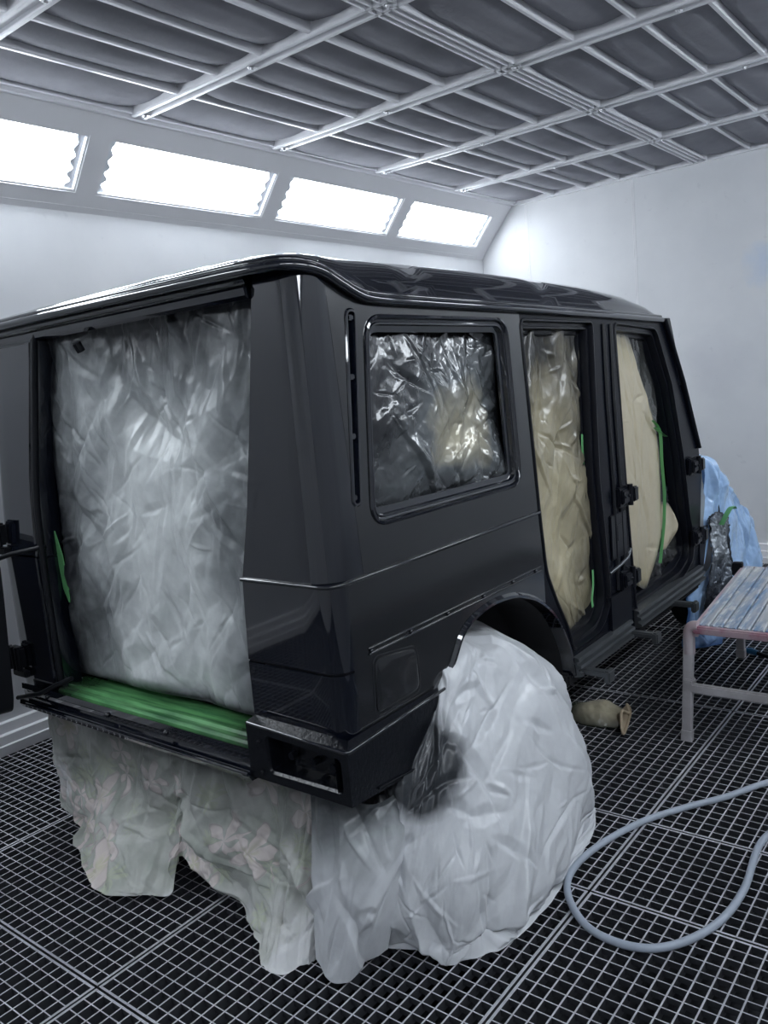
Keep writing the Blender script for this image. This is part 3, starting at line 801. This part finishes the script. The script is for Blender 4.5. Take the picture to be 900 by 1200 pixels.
# hinges on the B pillar and front pillar
def hinge(y, z):
    bm = B()
    box(bm, (.862, y-.06, z-.05), (.885, y+.055, z+.045), .006)
    box(bm, (.872, y-.045, z-.035), (.900, y+.03, z+.030), .006)
    tube(bm, [(.895, y+.045, z-.05), (.895, y+.045, z+.05)], .013, 12)
    box(bm, (.878, y+.05, z-.035), (.915, y+.10, z+.035), .006)
    for d in (-.03, .015): bmesh.ops.create_uvsphere(bm, u_segments=8, v_segments=6, radius=.008, matrix=Matrix.Translation((.901, y+d, z)))
    part('hinge', bm, M['satin'], CAR, 40)
hinge(2.03, 1.135); hinge(2.02, .74); hinge(3.04, 1.145); hinge(3.06, .735)
# windscreen frame / pillar outer strip and added inner shell that stops light leaks
bm = B()
tube(bm, [(.835, 2.79, 1.955), (.85, 3.0, 1.62), (.865, 3.19, 1.23)], .016, 10, flat=.6)
part('pillar_trim', bm, M['satin'], CAR, 60)
bm = B()
SH = [(.06, .62), (.06, 2.06), (2.78, 1.94), (3.15, 1.22), (3.15, .62)]
prism(bm, SH, lambda p: (.60, p[0]+.12 if p[0] < 1 else p[0]-.02, p[1]), lambda p: (-.94, p[0]+.12 if p[0] < 1 else p[0]-.02, p[1]))
part('light_block_shell', bm, M['dark'], CAR)  # unseen closed box added inside the body to block light
bm = B()   # windscreen frame outer skin
prism(bm, [(2.80, 1.96), (2.86, 1.96), (3.22, 1.22), (3.16, 1.22)], lambda p: (.84, p[0], p[1]), lambda p: (-.97, p[0], p[1]))
part('windscreen_frame', bm, M['satin'], CAR)
# front: grey inner wing, black flange, lower dark wing
bm = B(); prism(bm, rounded([(3.20, 1.19), (3.30, 1.16), (3.40, 1.02), (3.43, .80), (3.30, .72), (3.22, .74)], .02), lambda p: (.845, p[0], p[1]), lambda p: (.80, p[0], p[1]))
part('inner_wing', bm, M['greymetal'], CAR, 30, 'bare grey inner wing')
bm = B(); prism(bm, rounded([(3.15, .74), (3.36, .76), (3.40, .66), (3.34, .50), (3.15, .46)], .03), lambda p: (.865, p[0], p[1]), lambda p: (.80, p[0], p[1]))
part('lower_wing', bm, M['satin'], CAR, 30)
bm = B(); tube(bm, catmull([(.875, 3.40, .90), (.88, 3.45, .84), (.88, 3.46, .72), (.875, 3.46, .60)], 5), .014, 8, flat=.5)
part('wing_flange', bm, M['rubber'], CAR, 60)
bm = B(); box(bm, (-.85, 3.15, .45), (.70, 4.0, .62), .04); box(bm, (-.80, 3.15, .62), (.62, 3.5, .98), .05); part('engine_bay', bm, M['dark'], CAR, 40)
# running-board brackets that stick out from under the sill
for y in (1.50, 2.06, 2.62):
    bm = B(); box(bm, (.70, y-.022, .448), (1.005, y+.022, .474), .006); box(bm, (.985, y-.030, .425), (1.012, y+.030, .480), .006)
    part('step_bracket', bm, M['steel'], CAR, 40, 'metal running board bracket')
for y in (.87, 3.72):
    for x in (.70, -.86):
        bm = B(); m = Matrix.Translation((x, y, .375)) @ Matrix.Rotation(R(90), 4, 'Y')
        bmesh.ops.create_cone(bm, cap_ends=True, segments=40, radius1=.37, radius2=.37, depth=.24, matrix=m)
        bmesh.ops.bevel(bm, geom=[e for e in bm.edges], offset=.02, segments=2, affect='EDGES')
        part('wheel', bm, M['rubber'], CAR, 40)
    part('axle', tube(B(), [(-.80, y, .375), (.65, y, .375)], .05, 12), M['dark'], CAR, 40)
bm = B(); box(bm, (-.5, .3, .46), (-.4, 3.6, .60)); box(bm, (.25, .3, .46), (.35, 3.6, .60)); box(bm, (-.75, .55, .50), (.50, 1.0, .60), .03); part('chassis_frame', bm, M['dark'], CAR)
# tailgate hinges and check strap at the left
def rear_hinge(z):
    bm = B(); box(bm, (-.985, -.035, z-.045), (-.905, .0, z+.045), .008)
    for x in (-.975, -.945, -.915): tube(bm, [(x, -.035, z-.05), (x, -.035, z+.05)], .012, 10)
    box(bm, (-.99, -.03, z-.085), (-.89, -.001, z-.055), .005)
    part('tailgate_hinge', bm, M['rubber'], CAR, 40)
rear_hinge(1.285); rear_hinge(.76)
bm = B(); tube(bm, [(-.640, .01, 1.245), (-.66, -.02, 1.238), (-.80, -.05, 1.215), (-1.0, -.10, 1.165)], .010, 10)
part('check_strap', bm, M['rubber'], CAR, 60)
bm = B(); tube(bm, [(-.56, -.01, .722), (-.64, -.03, .690), (-.75, -.05, .640), (-.90, -.07, .605)], .009, 8)
part('check_strap', bm, M['rubber'], CAR, 60)
bm = B(); prism(bm, rounded([(-.700, 1.20), (-.712, 1.07), (-.765, .66), (-.785, .60), (-.84, .58), (-1.15, .53), (-1.25, 1.25)], .02), lambda p: (p[0], -.15, p[1]), lambda p: (p[0]-.03, -.235, p[1]))
part('tailgate', bm, M['rubber'], CAR, 40)
bm = B(); tube(bm, [(-.25, .02, 1.985), (-.25, .035, 1.955)], .016, 8); part('clip', bm, M['rubber'], CAR)

# ------------------------------------------------------------------ masking sheets on the car
def bulge_grid(corners, rows, cols, fn):
    (tl, tr, bl, br) = [Vector(c) for c in corners]; out = []
    for j in range(rows):
        t = j/(rows-1); r = []
        for i in range(cols):
            s = i/(cols-1); p = tl.lerp(tr, s).lerp(bl.lerp(br, s), t); r.append(tuple(p+Vector(fn(s, t))))
        out.append(r)
    return out
rng = random.Random(4)
G = bulge_grid([(-.60, .10, 2.05), (.70, .10, 2.05), (-.67, .085, .70), (.52, .075, .715)], 7, 7, lambda s, t: (0, -.035*math.sin(math.pi*s)*math.sin(math.pi*t)+.02*(rng.random()-.5), 0))
o = sheet('masking_sheet', G, (1.25, 1.35), 300, 320, [(.050, 3.4, 1.3, 1), (.030, 5, 4.0, 2), (.014, 11, 7, 4), (.006, 24, 16, 6), (.022, 9, 2.0, 8)], M['sheet_rear'], fold=[dict(n=70, seed=1, ang=1.45, lmax=.5), dict(n=90, seed=2, lmax=.28, wmax=.02), dict(n=8, seed=3, lmin=.4, lmax=.8, wmin=.04, wmax=.08, slope=.45, ang=1.2)])
tag(o, 'large crumpled silvery masking sheet filling the tailgate opening at the rear', 'masking sheet')
G = bulge_grid([(.800, .28, 1.935), (.800, 1.12, 1.93), (.825, .215, 1.345), (.825, 1.095, 1.34)], 6, 6, lambda s, t: (-.028+.022*math.sin(math.pi*s)*math.sin(math.pi*t)+.012*(rng.random()-.5), 0, 0))
o = sheet('masking_sheet', G, (.85, .6), 220, 170, [(.030, 3.0, 4.0, 11), (.020, 6, 6, 12), (.008, 14, 12, 13), (.003, 30, 26, 15)], M['sheet_window'], fold=[dict(n=26, seed=4, lmax=.35), dict(n=40, seed=5, lmax=.12, wmax=.012), dict(n=6, seed=6, lmin=.3, lmax=.5, wmin=.03, wmax=.06, slope=.4)])
tag(o, 'crumpled oversprayed film taped inside the square quarter window', 'masking sheet')
G = []
for j in range(9):
    z = 1.96-1.41*j/8; yl = float(np.interp(z, [.55, .70, .85, 1.0, 2.0], [1.475, 1.43, 1.34, 1.24, 1.22])); row = []
    for i in range(7):
        q_ = i/6; row.append((.765+.02*j/8+.028*math.sin(math.pi*q_)*math.sin(math.pi*j/8)+.02*(rng.random()-.5), yl+(1.93-yl)*q_, z))
    G.append(row)
o = sheet('masking_sheet', G, (.72, 1.4), 190, 300, [(.045, 4.5, 1.4, 21), (.022, 7, 3.0, 22), (.008, 14, 9, 24), (.003, 30, 24, 26)], M['sheet_door'], fold=[dict(n=30, seed=7, ang=1.5, lmin=.2, lmax=.7, slope=.55), dict(n=45, seed=8, lmax=.2), dict(n=7, seed=9, ang=1.5, lmin=.5, lmax=.9, wmin=.04, wmax=.08, slope=.55)])
tag(o, 'tall beige and grey masking sheet hanging in the rear side door opening', 'masking sheet')
bm = B()
for pts in ([(.800, 1.79, 1.45), (.803, 1.78, 1.38), (.803, 1.785, 1.30), (.804, 1.78, 1.22)], [(.812, 1.80, .83), (.815, 1.79, .76), (.815, 1.77, .70), (.812, 1.78, .66)]):
    part('tape', tube(B(), catmull(pts, 5), .010, 6, flat=.12), M['tape'], o, 60, 'green masking tape')
G = bulge_grid([(.755, 2.10, 1.95), (.755, 2.72, 1.93), (.78, 2.12, .53), (.78, 3.10, .55)], 7, 6, lambda s, t: (.006*math.sin(math.pi*s)+.015*(rng.random()-.5), 0, 0))
o = sheet('masking_sheet', G, (.75, 1.4), 150, 260, [(.025, 5, 2.2, 31), (.014, 9, 6, 32), (.006, 20, 14, 33)], M['film_dark'], fold=[dict(n=40, seed=10, lmax=.5)])
tag(o, 'smoky dark plastic film behind the beige strip in the front door opening', 'masking sheet')
S2 = [[(.775, 2.12, 1.92), (.78, 2.22, 1.92), (.78, 2.36, 1.91), (.775, 2.42, 1.90)],
      [(.795, 2.12, 1.70), (.80, 2.26, 1.68), (.80, 2.42, 1.66), (.795, 2.56, 1.62)],
      [(.81, 2.12, 1.45), (.815, 2.27, 1.42), (.815, 2.46, 1.40), (.81, 2.68, 1.37)],
      [(.82, 2.12, 1.15), (.828, 2.30, 1.12), (.828, 2.50, 1.10), (.82, 2.68, 1.08)],
      [(.82, 2.13, .88), (.83, 2.28, .86), (.83, 2.46, .83), (.82, 2.64, .80)],
      [(.81, 2.22, .68), (.82, 2.32, .62), (.82, 2.40, .59), (.81, 2.48, .60)]]
o = sheet('masking_paper', S2, (.5, 1.35), 120, 260, [(.020, 6, 1.0, 41), (.008, 12, 4, 43)], M['sheet_strip'], fold=[dict(n=24, seed=30, ang=1.5, lmin=.2, lmax=.7, slope=.4), dict(n=20, seed=31, lmax=.2, slope=.4)])
tag(o, 'long tapering beige paper strip down the front door opening', 'masking paper')
bm = B(); tube(bm, catmull([(.822, 2.60, 1.44), (.828, 2.68, 1.37), (.833, 2.675, 1.22), (.835, 2.69, 1.05), (.835, 2.67, .90), (.830, 2.64, .78), (.83, 2.60, .68)], 6), .009, 6, flat=.12)
part('tape', bm, M['tape'], o, 60, 'green masking tape')
bm = B(); tube(bm, catmull([(.826, 2.62, 1.40), (.83, 2.70, 1.36), (.83, 2.76, 1.34)], 5), .012, 6, flat=.12)
part('tape', bm, M['tape'], o, 60, 'green masking tape')
S3 = [[(.80, 2.68, 1.0), (.81, 2.78, .98), (.80, 2.86, .95)], [(.82, 2.66, .85), (.83, 2.78, .84), (.82, 2.92, .82)], [(.82, 2.64, .74), (.82, 2.72, .73), (.81, 2.80, .74)]]
o = sheet('masking_paper', S3, (.25, .3), 60, 60, [(.008, 9, 9, 51), (.003, 24, 20, 53)], M['sheet_strip'])
tag(o, 'small beige paper piece low beside the green tape in the front door opening', 'masking paper')
# green tape at the left jamb
bm = B(); prism(bm, rounded([(-.644, 1.30), (-.612, 1.20), (-.600, 1.08), (-.61, 1.0), (-.640, 1.06), (-.650, 1.2)], .012), lambda p: (p[0], .055, p[1]), lambda p: (p[0], .059, p[1]))
o = obj('masking_tape', bm, M['tape']); tag(o, 'green tape patch on the left edge of the tailgate opening', 'tape')

# ------------------------------------------------------------------ covers
CURTAIN = [
 [(-0.961,0.040,0.545),(-0.703,0.040,0.545),(-0.458,0.040,0.545),(-0.208,0.040,0.545),(0.022,0.040,0.545),(0.230,0.040,0.545),(0.400,0.040,0.545),(0.575,0.040,0.54),(0.735,0.040,0.53)],
 [(-0.930,0.047,0.369),(-0.684,0.005,0.338),(-0.427,0.035,0.336),(-0.174,-0.010,0.360),(0.012,0.040,0.410),(0.243,0.000,0.387),(0.411,0.04,0.370),(0.580,-0.01,0.374),(0.720,0.025,0.376)],
 [(-0.965,0.050,0.250),(-0.652,0.02,0.203),(-0.368,-0.065,0.206),(-0.124,0.010,0.244),(0.006,0.050,0.320),(0.259,-0.020,0.265),(0.439,-0.030,0.235),(0.596,-0.040,0.244),(0.715,0.003,0.251)],
 [(-0.984,0.068,0.128),(-0.614,-0.042,0.090),(-0.293,-0.104,0.092),(-0.066,-0.030,0.138),(0.002,0.040,0.230),(0.278,0.012,0.144),(0.477,-0.089,0.113),(0.618,-0.049,0.122),(0.705,-0.022,0.129)],
 [(-0.997,0.080,0.004),(-0.590,-0.060,0.004),(-0.206,-0.170,0.004),(-0.002,-0.090,0.040),(0.000,0.000,0.141),(0.299,0.000,0.025),(0.523,-0.148,0.004),(0.645,-0.090,0.008),(0.701,-0.050,0.010)]]
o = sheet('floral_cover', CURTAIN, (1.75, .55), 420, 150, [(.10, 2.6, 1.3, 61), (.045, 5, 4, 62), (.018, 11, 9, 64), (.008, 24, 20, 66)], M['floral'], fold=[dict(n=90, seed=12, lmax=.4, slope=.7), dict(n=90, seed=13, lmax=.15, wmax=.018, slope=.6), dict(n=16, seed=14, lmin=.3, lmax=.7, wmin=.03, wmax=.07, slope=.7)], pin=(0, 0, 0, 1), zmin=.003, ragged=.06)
tag(o, 'crumpled pale floral printed cover hanging below the tailgate sill to the grating', 'cover')
WC = [
 [(.45, .45, .62), (.45, .50, .66), (.45, .50, .70), (.50, .58, .78), (.52, .72, .84), (.53, .88, .85), (.53, 1.05, .80), (.50, 1.25, .62), (.50, 1.36, .42)],
 [(.62, .30, .57), (.76, .24, .56), (.82, .30, .62), (.83, .50, .79), (.86, .70, .835), (.87, .93, .765), (.87, 1.10, .64), (.85, 1.26, .47), (.78, 1.38, .28)],
 [(.64, .26, .50), (.80, .17, .48), (.90, .22, .53), (.935, .42, .66), (.965, .62, .67), (.985, .86, .60), (.975, 1.06, .46), (.94, 1.22, .30), (.82, 1.36, .16)],
 [(.66, .24, .36), (.82, .12, .33), (.93, .16, .36), (1.00, .32, .44), (1.055, .52, .44), (1.07, .76, .38), (1.045, 1.0, .29), (.99, 1.19, .18), (.85, 1.32, .08)],
 [(.68, .22, .20), (.83, .10, .17), (.96, .13, .18), (1.06, .22, .22), (1.125, .40, .22), (1.14, .62, .19), (1.10, .88, .14), (1.03, 1.16, .08), (.87, 1.30, .03)],
 [(.70, .22, .06), (.82, .10, .05), (.96, .14, .045), (1.07, .17, .05), (1.16, .32, .055), (1.17, .58, .05), (1.13, .80, .04), (1.03, 1.15, .03), (.88, 1.28, .01)],
 [(.70, .22, .004), (.81, .11, .004), (.95, .17, .004), (1.06, .19, .004), (1.15, .33, .004), (1.17, .60, .004), (1.14, .80, .004), (1.03, 1.15, .004), (.88, 1.28, .004)]]
o = sheet('wheel_cover', WC, (1.7, 1.15), 400, 280, [(.085, 2.2, 1.0, 71), (.040, 4.4, 2.8, 72), (.018, 9, 7, 74), (.007, 22, 16, 76)], M['cover'], fold=[dict(n=70, seed=15, lmax=.4, slope=.7), dict(n=60, seed=16, lmax=.18, wmax=.02, slope=.7), dict(n=20, seed=17, ang=1.3, lmin=.4, lmax=.9, wmin=.03, wmax=.08, slope=.65)], pin=(0, 0, 1, 1), zmin=.003, ragged=.02)
tag(o, 'big crumpled white plastic cover bagged over the rear wheel', 'cover')
FLAP = [
 [(0.660,0.040,0.545),(0.755,0.050,0.545),(0.84,0.100,0.50),(0.86,0.20,0.50),(0.84,0.30,0.50)],
 [(0.661,0.025,0.388),(0.744,0.020,0.377),(0.856,0.030,0.41),(0.90,0.11,0.40),(0.89,0.22,0.40)],
 [(0.669,0.003,0.262),(0.744,-0.030,0.243),(0.844,-0.030,0.268),(0.900,0.048,0.29),(0.905,0.170,0.30)],
 [(0.681,-0.022,0.140),(0.750,-0.065,0.116),(0.834,-0.063,0.128),(0.884,-0.007,0.158),(0.898,0.113,0.192)],
 [(0.696,-0.050,0.022),(0.762,-0.088,0.004),(0.819,-0.084,0.004),(0.845,-0.020,0.010),(0.862,0.080,0.040)]]
f2 = sheet('cover_flap', FLAP, (.5, .6), 120, 140, [(.040, 4, 1.6, 81), (.014, 8, 5, 83)], M['flap'], fold=[dict(n=12, seed=18, lmax=.3, slope=.6), dict(n=4, seed=19, ang=1.5, lmin=.4, lmax=.7, wmin=.03, wmax=.06, slope=.6)], pin=(0, 0, 0, 1), zmin=.003, ragged=.03)
f2.parent = o
BL = [
 [(.30, 3.22, 1.20), (.30, 3.40, 1.14), (.30, 3.62, 1.02), (.30, 3.85, .86), (.30, 4.05, .66), (.30, 4.2, .45)],
 [(.80, 3.24, 1.20), (.83, 3.40, 1.13), (.85, 3.58, .99), (.86, 3.80, .84), (.86, 4.00, .66), (.80, 4.16, .44)],
 [(.84, 3.30, .90), (.86, 3.42, .88), (.90, 3.62, .84), (.93, 3.84, .72), (.93, 4.02, .56), (.88, 4.18, .40)],
 [(.80, 3.08, .46), (.87, 3.38, .50), (.92, 3.66, .52), (.96, 3.88, .48), (.96, 4.06, .40), (.90, 4.20, .30)],
 [(.80, 3.10, .25), (.88, 3.30, .22), (.93, 3.66, .22), (.97, 3.90, .20), (.97, 4.08, .18), (.91, 4.20, .15)],
 [(.79, 3.08, .05), (.88, 3.30, .01), (.94, 3.66, .01), (.98, 3.90, .01), (.98, 4.08, .01), (.91, 4.20, .01)]]
o = sheet('front_cover', BL, (1.3, 1.3), 200, 200, [(.06, 4, 2, 91), (.03, 8, 4, 92), (.010, 18, 12, 94)], M['blue'], fold=[dict(n=50, seed=20, lmax=.5, slope=.7), dict(n=16, seed=21, ang=1.5, lmin=.4, lmax=.9, wmin=.03, wmax=.06, slope=.6)], pin=(0, 0, 0, 0), zmin=.004)
tag(o, 'light blue plastic film wrapped over the front end of the car', 'cover')
FO = [
 [(.885, 3.27, .80), (.90, 3.33, .82), (.915, 3.40, .82), (.925, 3.45, .78)],
 [(.89, 3.25, .64), (.91, 3.33, .64), (.935, 3.40, .63), (.95, 3.46, .62)],
 [(.89, 3.18, .44), (.915, 3.28, .44), (.935, 3.36, .43), (.955, 3.43, .42)],
 [(.885, 3.10, .24), (.91, 3.22, .22), (.935, 3.30, .22), (.955, 3.38, .20)]]
o = sheet('masking_foil', FO, (.5, .7), 110, 130, [(.04, 6, 5, 95), (.020, 14, 11, 96), (.007, 30, 24, 97)], M['foil'], fold=[dict(n=50, seed=22, lmax=.2, slope=.8)], pin=(0, 0, 0, 0))
tag(o, 'crumpled black and silver foil between the front pillar and the blue film', 'masking foil')
bm = B(); tube(bm, catmull([(.945, 3.30, .76), (.965, 3.35, .82), (.975, 3.41, .85), (.975, 3.46, .83)], 5), .018, 6, flat=.12)
part('tape', bm, M['tape'], o, 60, 'green masking tape')

# wrapped bundle on the floor under the sill
P0 = Vector((.70, 1.98, 0)); BG = []
for j in range(6):
    t = j/5; row = []
    for i in range(9):
        s = i/8; a = math.pi*(1.1-1.2*s)
        r = .8*(.055+.025*math.sin(math.pi*min(1, t*1.1)))*(1+.12*math.sin(7*s+3*t))
        c = Vector((.56+.27*t, 2.04-.02*t, 0))
        row.append(tuple(c+Vector((.25*r*math.cos(a)*0, r*1.55*math.cos(a), max(.004, r*1.5*math.sin(a))))))
    BG.append(row)
o = sheet('wrapped_part', BG, (.35, .3), 90, 70, [(.012, 8, 8, 101), (.005, 18, 16, 102)], M['bagfilm'], pin=(0, 0, 0, 0), zmin=.004)
tag(o, 'small bundle wrapped in beige paper and clear film on the grating behind the rear wheel', 'bundle')
bm = B(); ring = catmull([(.822, 2.13, .03), (.83, 2.07, .085), (.86, 2.02, .065), (.85, 1.96, .095), (.87, 1.90, .055), (.885, 1.88, .02), (.87, 1.95, .012), (.84, 2.06, .01)], 6, closed=True)
c0 = bm.verts.new((.80, 2.0, .05)); rv = [bm.verts.new(p) for p in ring]
for a, b in zip(rv, rv[1:]+rv[:1]): bm.faces.new((c0, a, b))
tube(bm, ring, .007, 8, closed=True)
part('paper_end', bm, simple('torn_kraft_paper', (.50, .40, .28), .7, 0, .3, (40, .4, .004)), o, 40, 'torn beige paper end')

# ------------------------------------------------------------------ work platform
ZP = .555
WP = empty('work_platform', (1.16, 2.0, 0))
tag(WP, 'low aluminium work platform splashed with blue and red overspray, beside the car', 'work platform')
xa, xb, ya, yb = 1.20, 1.72, 2.0, 3.16
# deck: planks running away from the viewer, slightly skewed towards the car
def dk(x, y): return (x-(y-2.0)*.085, y)
nP = 9; w = (xb-xa)/nP
bm = B()
for i in range(nP):
    x0 = xa+i*w+.003; x1 = xa+(i+1)*w-.003
    pr = [(x0, -.004), (x0+.004, 0), ((x0+x1)/2-.012, 0), ((x0+x1)/2-.009, -.003), ((x0+x1)/2+.009, -.003), ((x0+x1)/2+.012, 0), (x1-.004, 0), (x1, -.004), (x1, -.03), (x0, -.03)]
    prism(bm, pr, lambda p: (*dk(p[0], ya+.012), ZP+p[1]), lambda p: (*dk(p[0], yb), ZP+p[1]))
part('deck', bm, M['plank'], WP, 30)
bm = B(); box(bm, (xa-.01, ya-.022, ZP-.038), (xb+.02, ya+.012, ZP-.004), .006); part('front_rail', bm, M['pink'], WP, 40, 'red oversprayed front rail')
bm = B(); 
for x in (xa-.012, xb-.01):
    prism(bm, [(0, 0), (.022, 0), (.022, -.05), (0, -.05)], lambda p: (dk(x, ya)[0]+p[0], ya, ZP-.006+p[1]), lambda p: (dk(x, yb)[0]+p[0], yb, ZP-.006+p[1]))
box(bm, (dk(xa, yb)[0]-.01, yb-.01, ZP-.05), (dk(xb, yb)[0]+.02, yb+.02, ZP-.004), .005)
part('frame_rail', bm, M['legpink'], WP, 40)
def rleg(top, bot, mat, name='leg'):
    bm = B(); t = Vector(top); b = Vector(bot); d = (t-b).normalized()
    X = Vector((1, 0, 0)); Yv = d.cross(X).normalized(); X = Yv.cross(d)
    w, h = .022, .017
    pr = rounded([(-w, -h), (w, -h), (w, h), (-w, h)], .006, 3)
    prism(bm, pr, lambda p: b+X*p[0]+Yv*p[1], lambda p: t+X*p[0]+Yv*p[1])
    pr2 = rounded([(-w-.003, -h-.003), (w+.003, -h-.003), (w+.003, h+.003), (-w-.003, h+.003)], .006, 3)
    o = part(name, bm, mat, WP, 40)
    bm = B(); prism(bm, pr2, lambda p: b+X*p[0]+Yv*p[1], lambda p: b+d*.05+X*p[0]+Yv*p[1]); part('foot', bm, M['leg'], o, 40)
    return o
rleg((1.168, 2.005, .50), (1.150, 1.985, .0), M['leg']); rleg((1.70, 2.005, .50), (1.735, 1.985, .0), M['leg'])
rleg((1.075, 3.15, .53), (1.065, 3.20, .0), M['leg']); rleg((1.62, 3.15, .53), (1.65, 3.20, .0), M['leg'])
for x in (1.168, 1.71):   # plastic corner joints
    bm = B()
    tube(bm, catmull([(x, 2.005, .415), (x, 2.005, .50), (x+(.012 if x < 1.4 else -.012), 2.002, .540), (x+(.045 if x < 1.4 else -.045), 2.0, .548)], 5), [.026]*16, 10)
    part('corner_joint', bm, M['legpink'], WP, 50)
bm = B(); box(bm, (1.045, 3.13, .50), (1.10, 3.17, .578), .005); part('end_cap', bm, M['rubber'], WP, 40); part('end_cap', box(B(), (1.60, 3.13, .50), (1.64, 3.17, .578), .005), M['rubber'], WP, 40)
bm = B(); box(bm, (1.150, 1.978, .235), (1.735, 2.008, .278), .006); box(bm, (1.145, 1.97, .27), (1.19, 2.02, .30), .006); part('stretcher', bm, M['leg'], WP, 40)
# blue handled brush lying on the grating behind it
BR = empty('hand_brush', (1.2, 3.2, 0)); tag(BR, 'blue handled brush lying on the grating under the platform', 'brush')
bm = B(); tube(bm, [(1.075, 3.262, .022), (1.11, 3.245, .026), (1.15, 3.225, .024)], [.014, .020, .016], 10); part('handle', bm, M['bluehandle'], BR, 60)
bm = B(); tube(bm, [(1.15, 3.225, .024), (1.30, 3.15, .020), (1.42, 3.09, .018)], [.012, .014, .012], 10); part('shaft', bm, M['rubber'], BR, 60)

# ------------------------------------------------------------------ air hose
hp = [(2.35, 3.3, .013), (2.05, 2.6, .013), (1.80, 2.05, .013), (1.564, 1.712, .013), (1.452, 1.517, .013), (1.338, 1.356, .013), (1.235, 1.177, .013), (1.163, .949, .013), (1.150, .758, .013), (1.205, .624, .013), (1.325, .515, .013), (1.464, .50, .013), (1.569, .567, .013), (1.649, .731, .013), (1.672, .944, .013), (1.650, 1.251, .013), (1.71, 1.45, .013), (1.86, 1.62, .013), (2.3, 1.75, .013), (2.9, 1.6, .013)]
bm = B(); tube(bm, catmull(hp, 14), .0125, 14); o = obj('air_hose', bm, M['hose'], smooth=60)
tag(o, 'grey blue air hose looping across the floor grating at lower right', 'hose')

# ------------------------------------------------------------------ light and world
w = bpy.data.worlds.new('world'); SC.world = w; w.use_nodes = True
w.node_tree.nodes['Background'].inputs[0].default_value = (.5, .55, .62, 1); w.node_tree.nodes['Background'].inputs[1].default_value = .05

# ------------------------------------------------------------------ camera
cam = bpy.data.cameras.new('camera'); co = bpy.data.objects.new('camera', cam); COL.objects.link(co)
yaw, pit, rol = R(38.73546), R(8.63817), R(-5.18669)
fwd = Vector((-math.sin(yaw)*math.cos(pit), math.cos(yaw)*math.cos(pit), -math.sin(pit)))
rt = Vector((math.cos(yaw), math.sin(yaw), 0)); up = rt.cross(fwd)
c, s = math.cos(rol), math.sin(rol); r2 = rt*c+up*s; u2 = -rt*s+up*c
mt = Matrix((r2, u2, -fwd)).transposed().to_4x4(); mt.translation = (2.39199, -1.64823, 1.74103)
co.matrix_world = mt
cam.sensor_fit = 'HORIZONTAL'; cam.sensor_width = 36; cam.lens = 968.689*36/900; cam.clip_start = .05
SC.camera = co
SC.view_settings.view_transform = 'Standard'; SC.view_settings.look = 'None'; SC.view_settings.gamma = 1; SC.view_settings.exposure = 0
SC.view_settings.use_curve_mapping = False
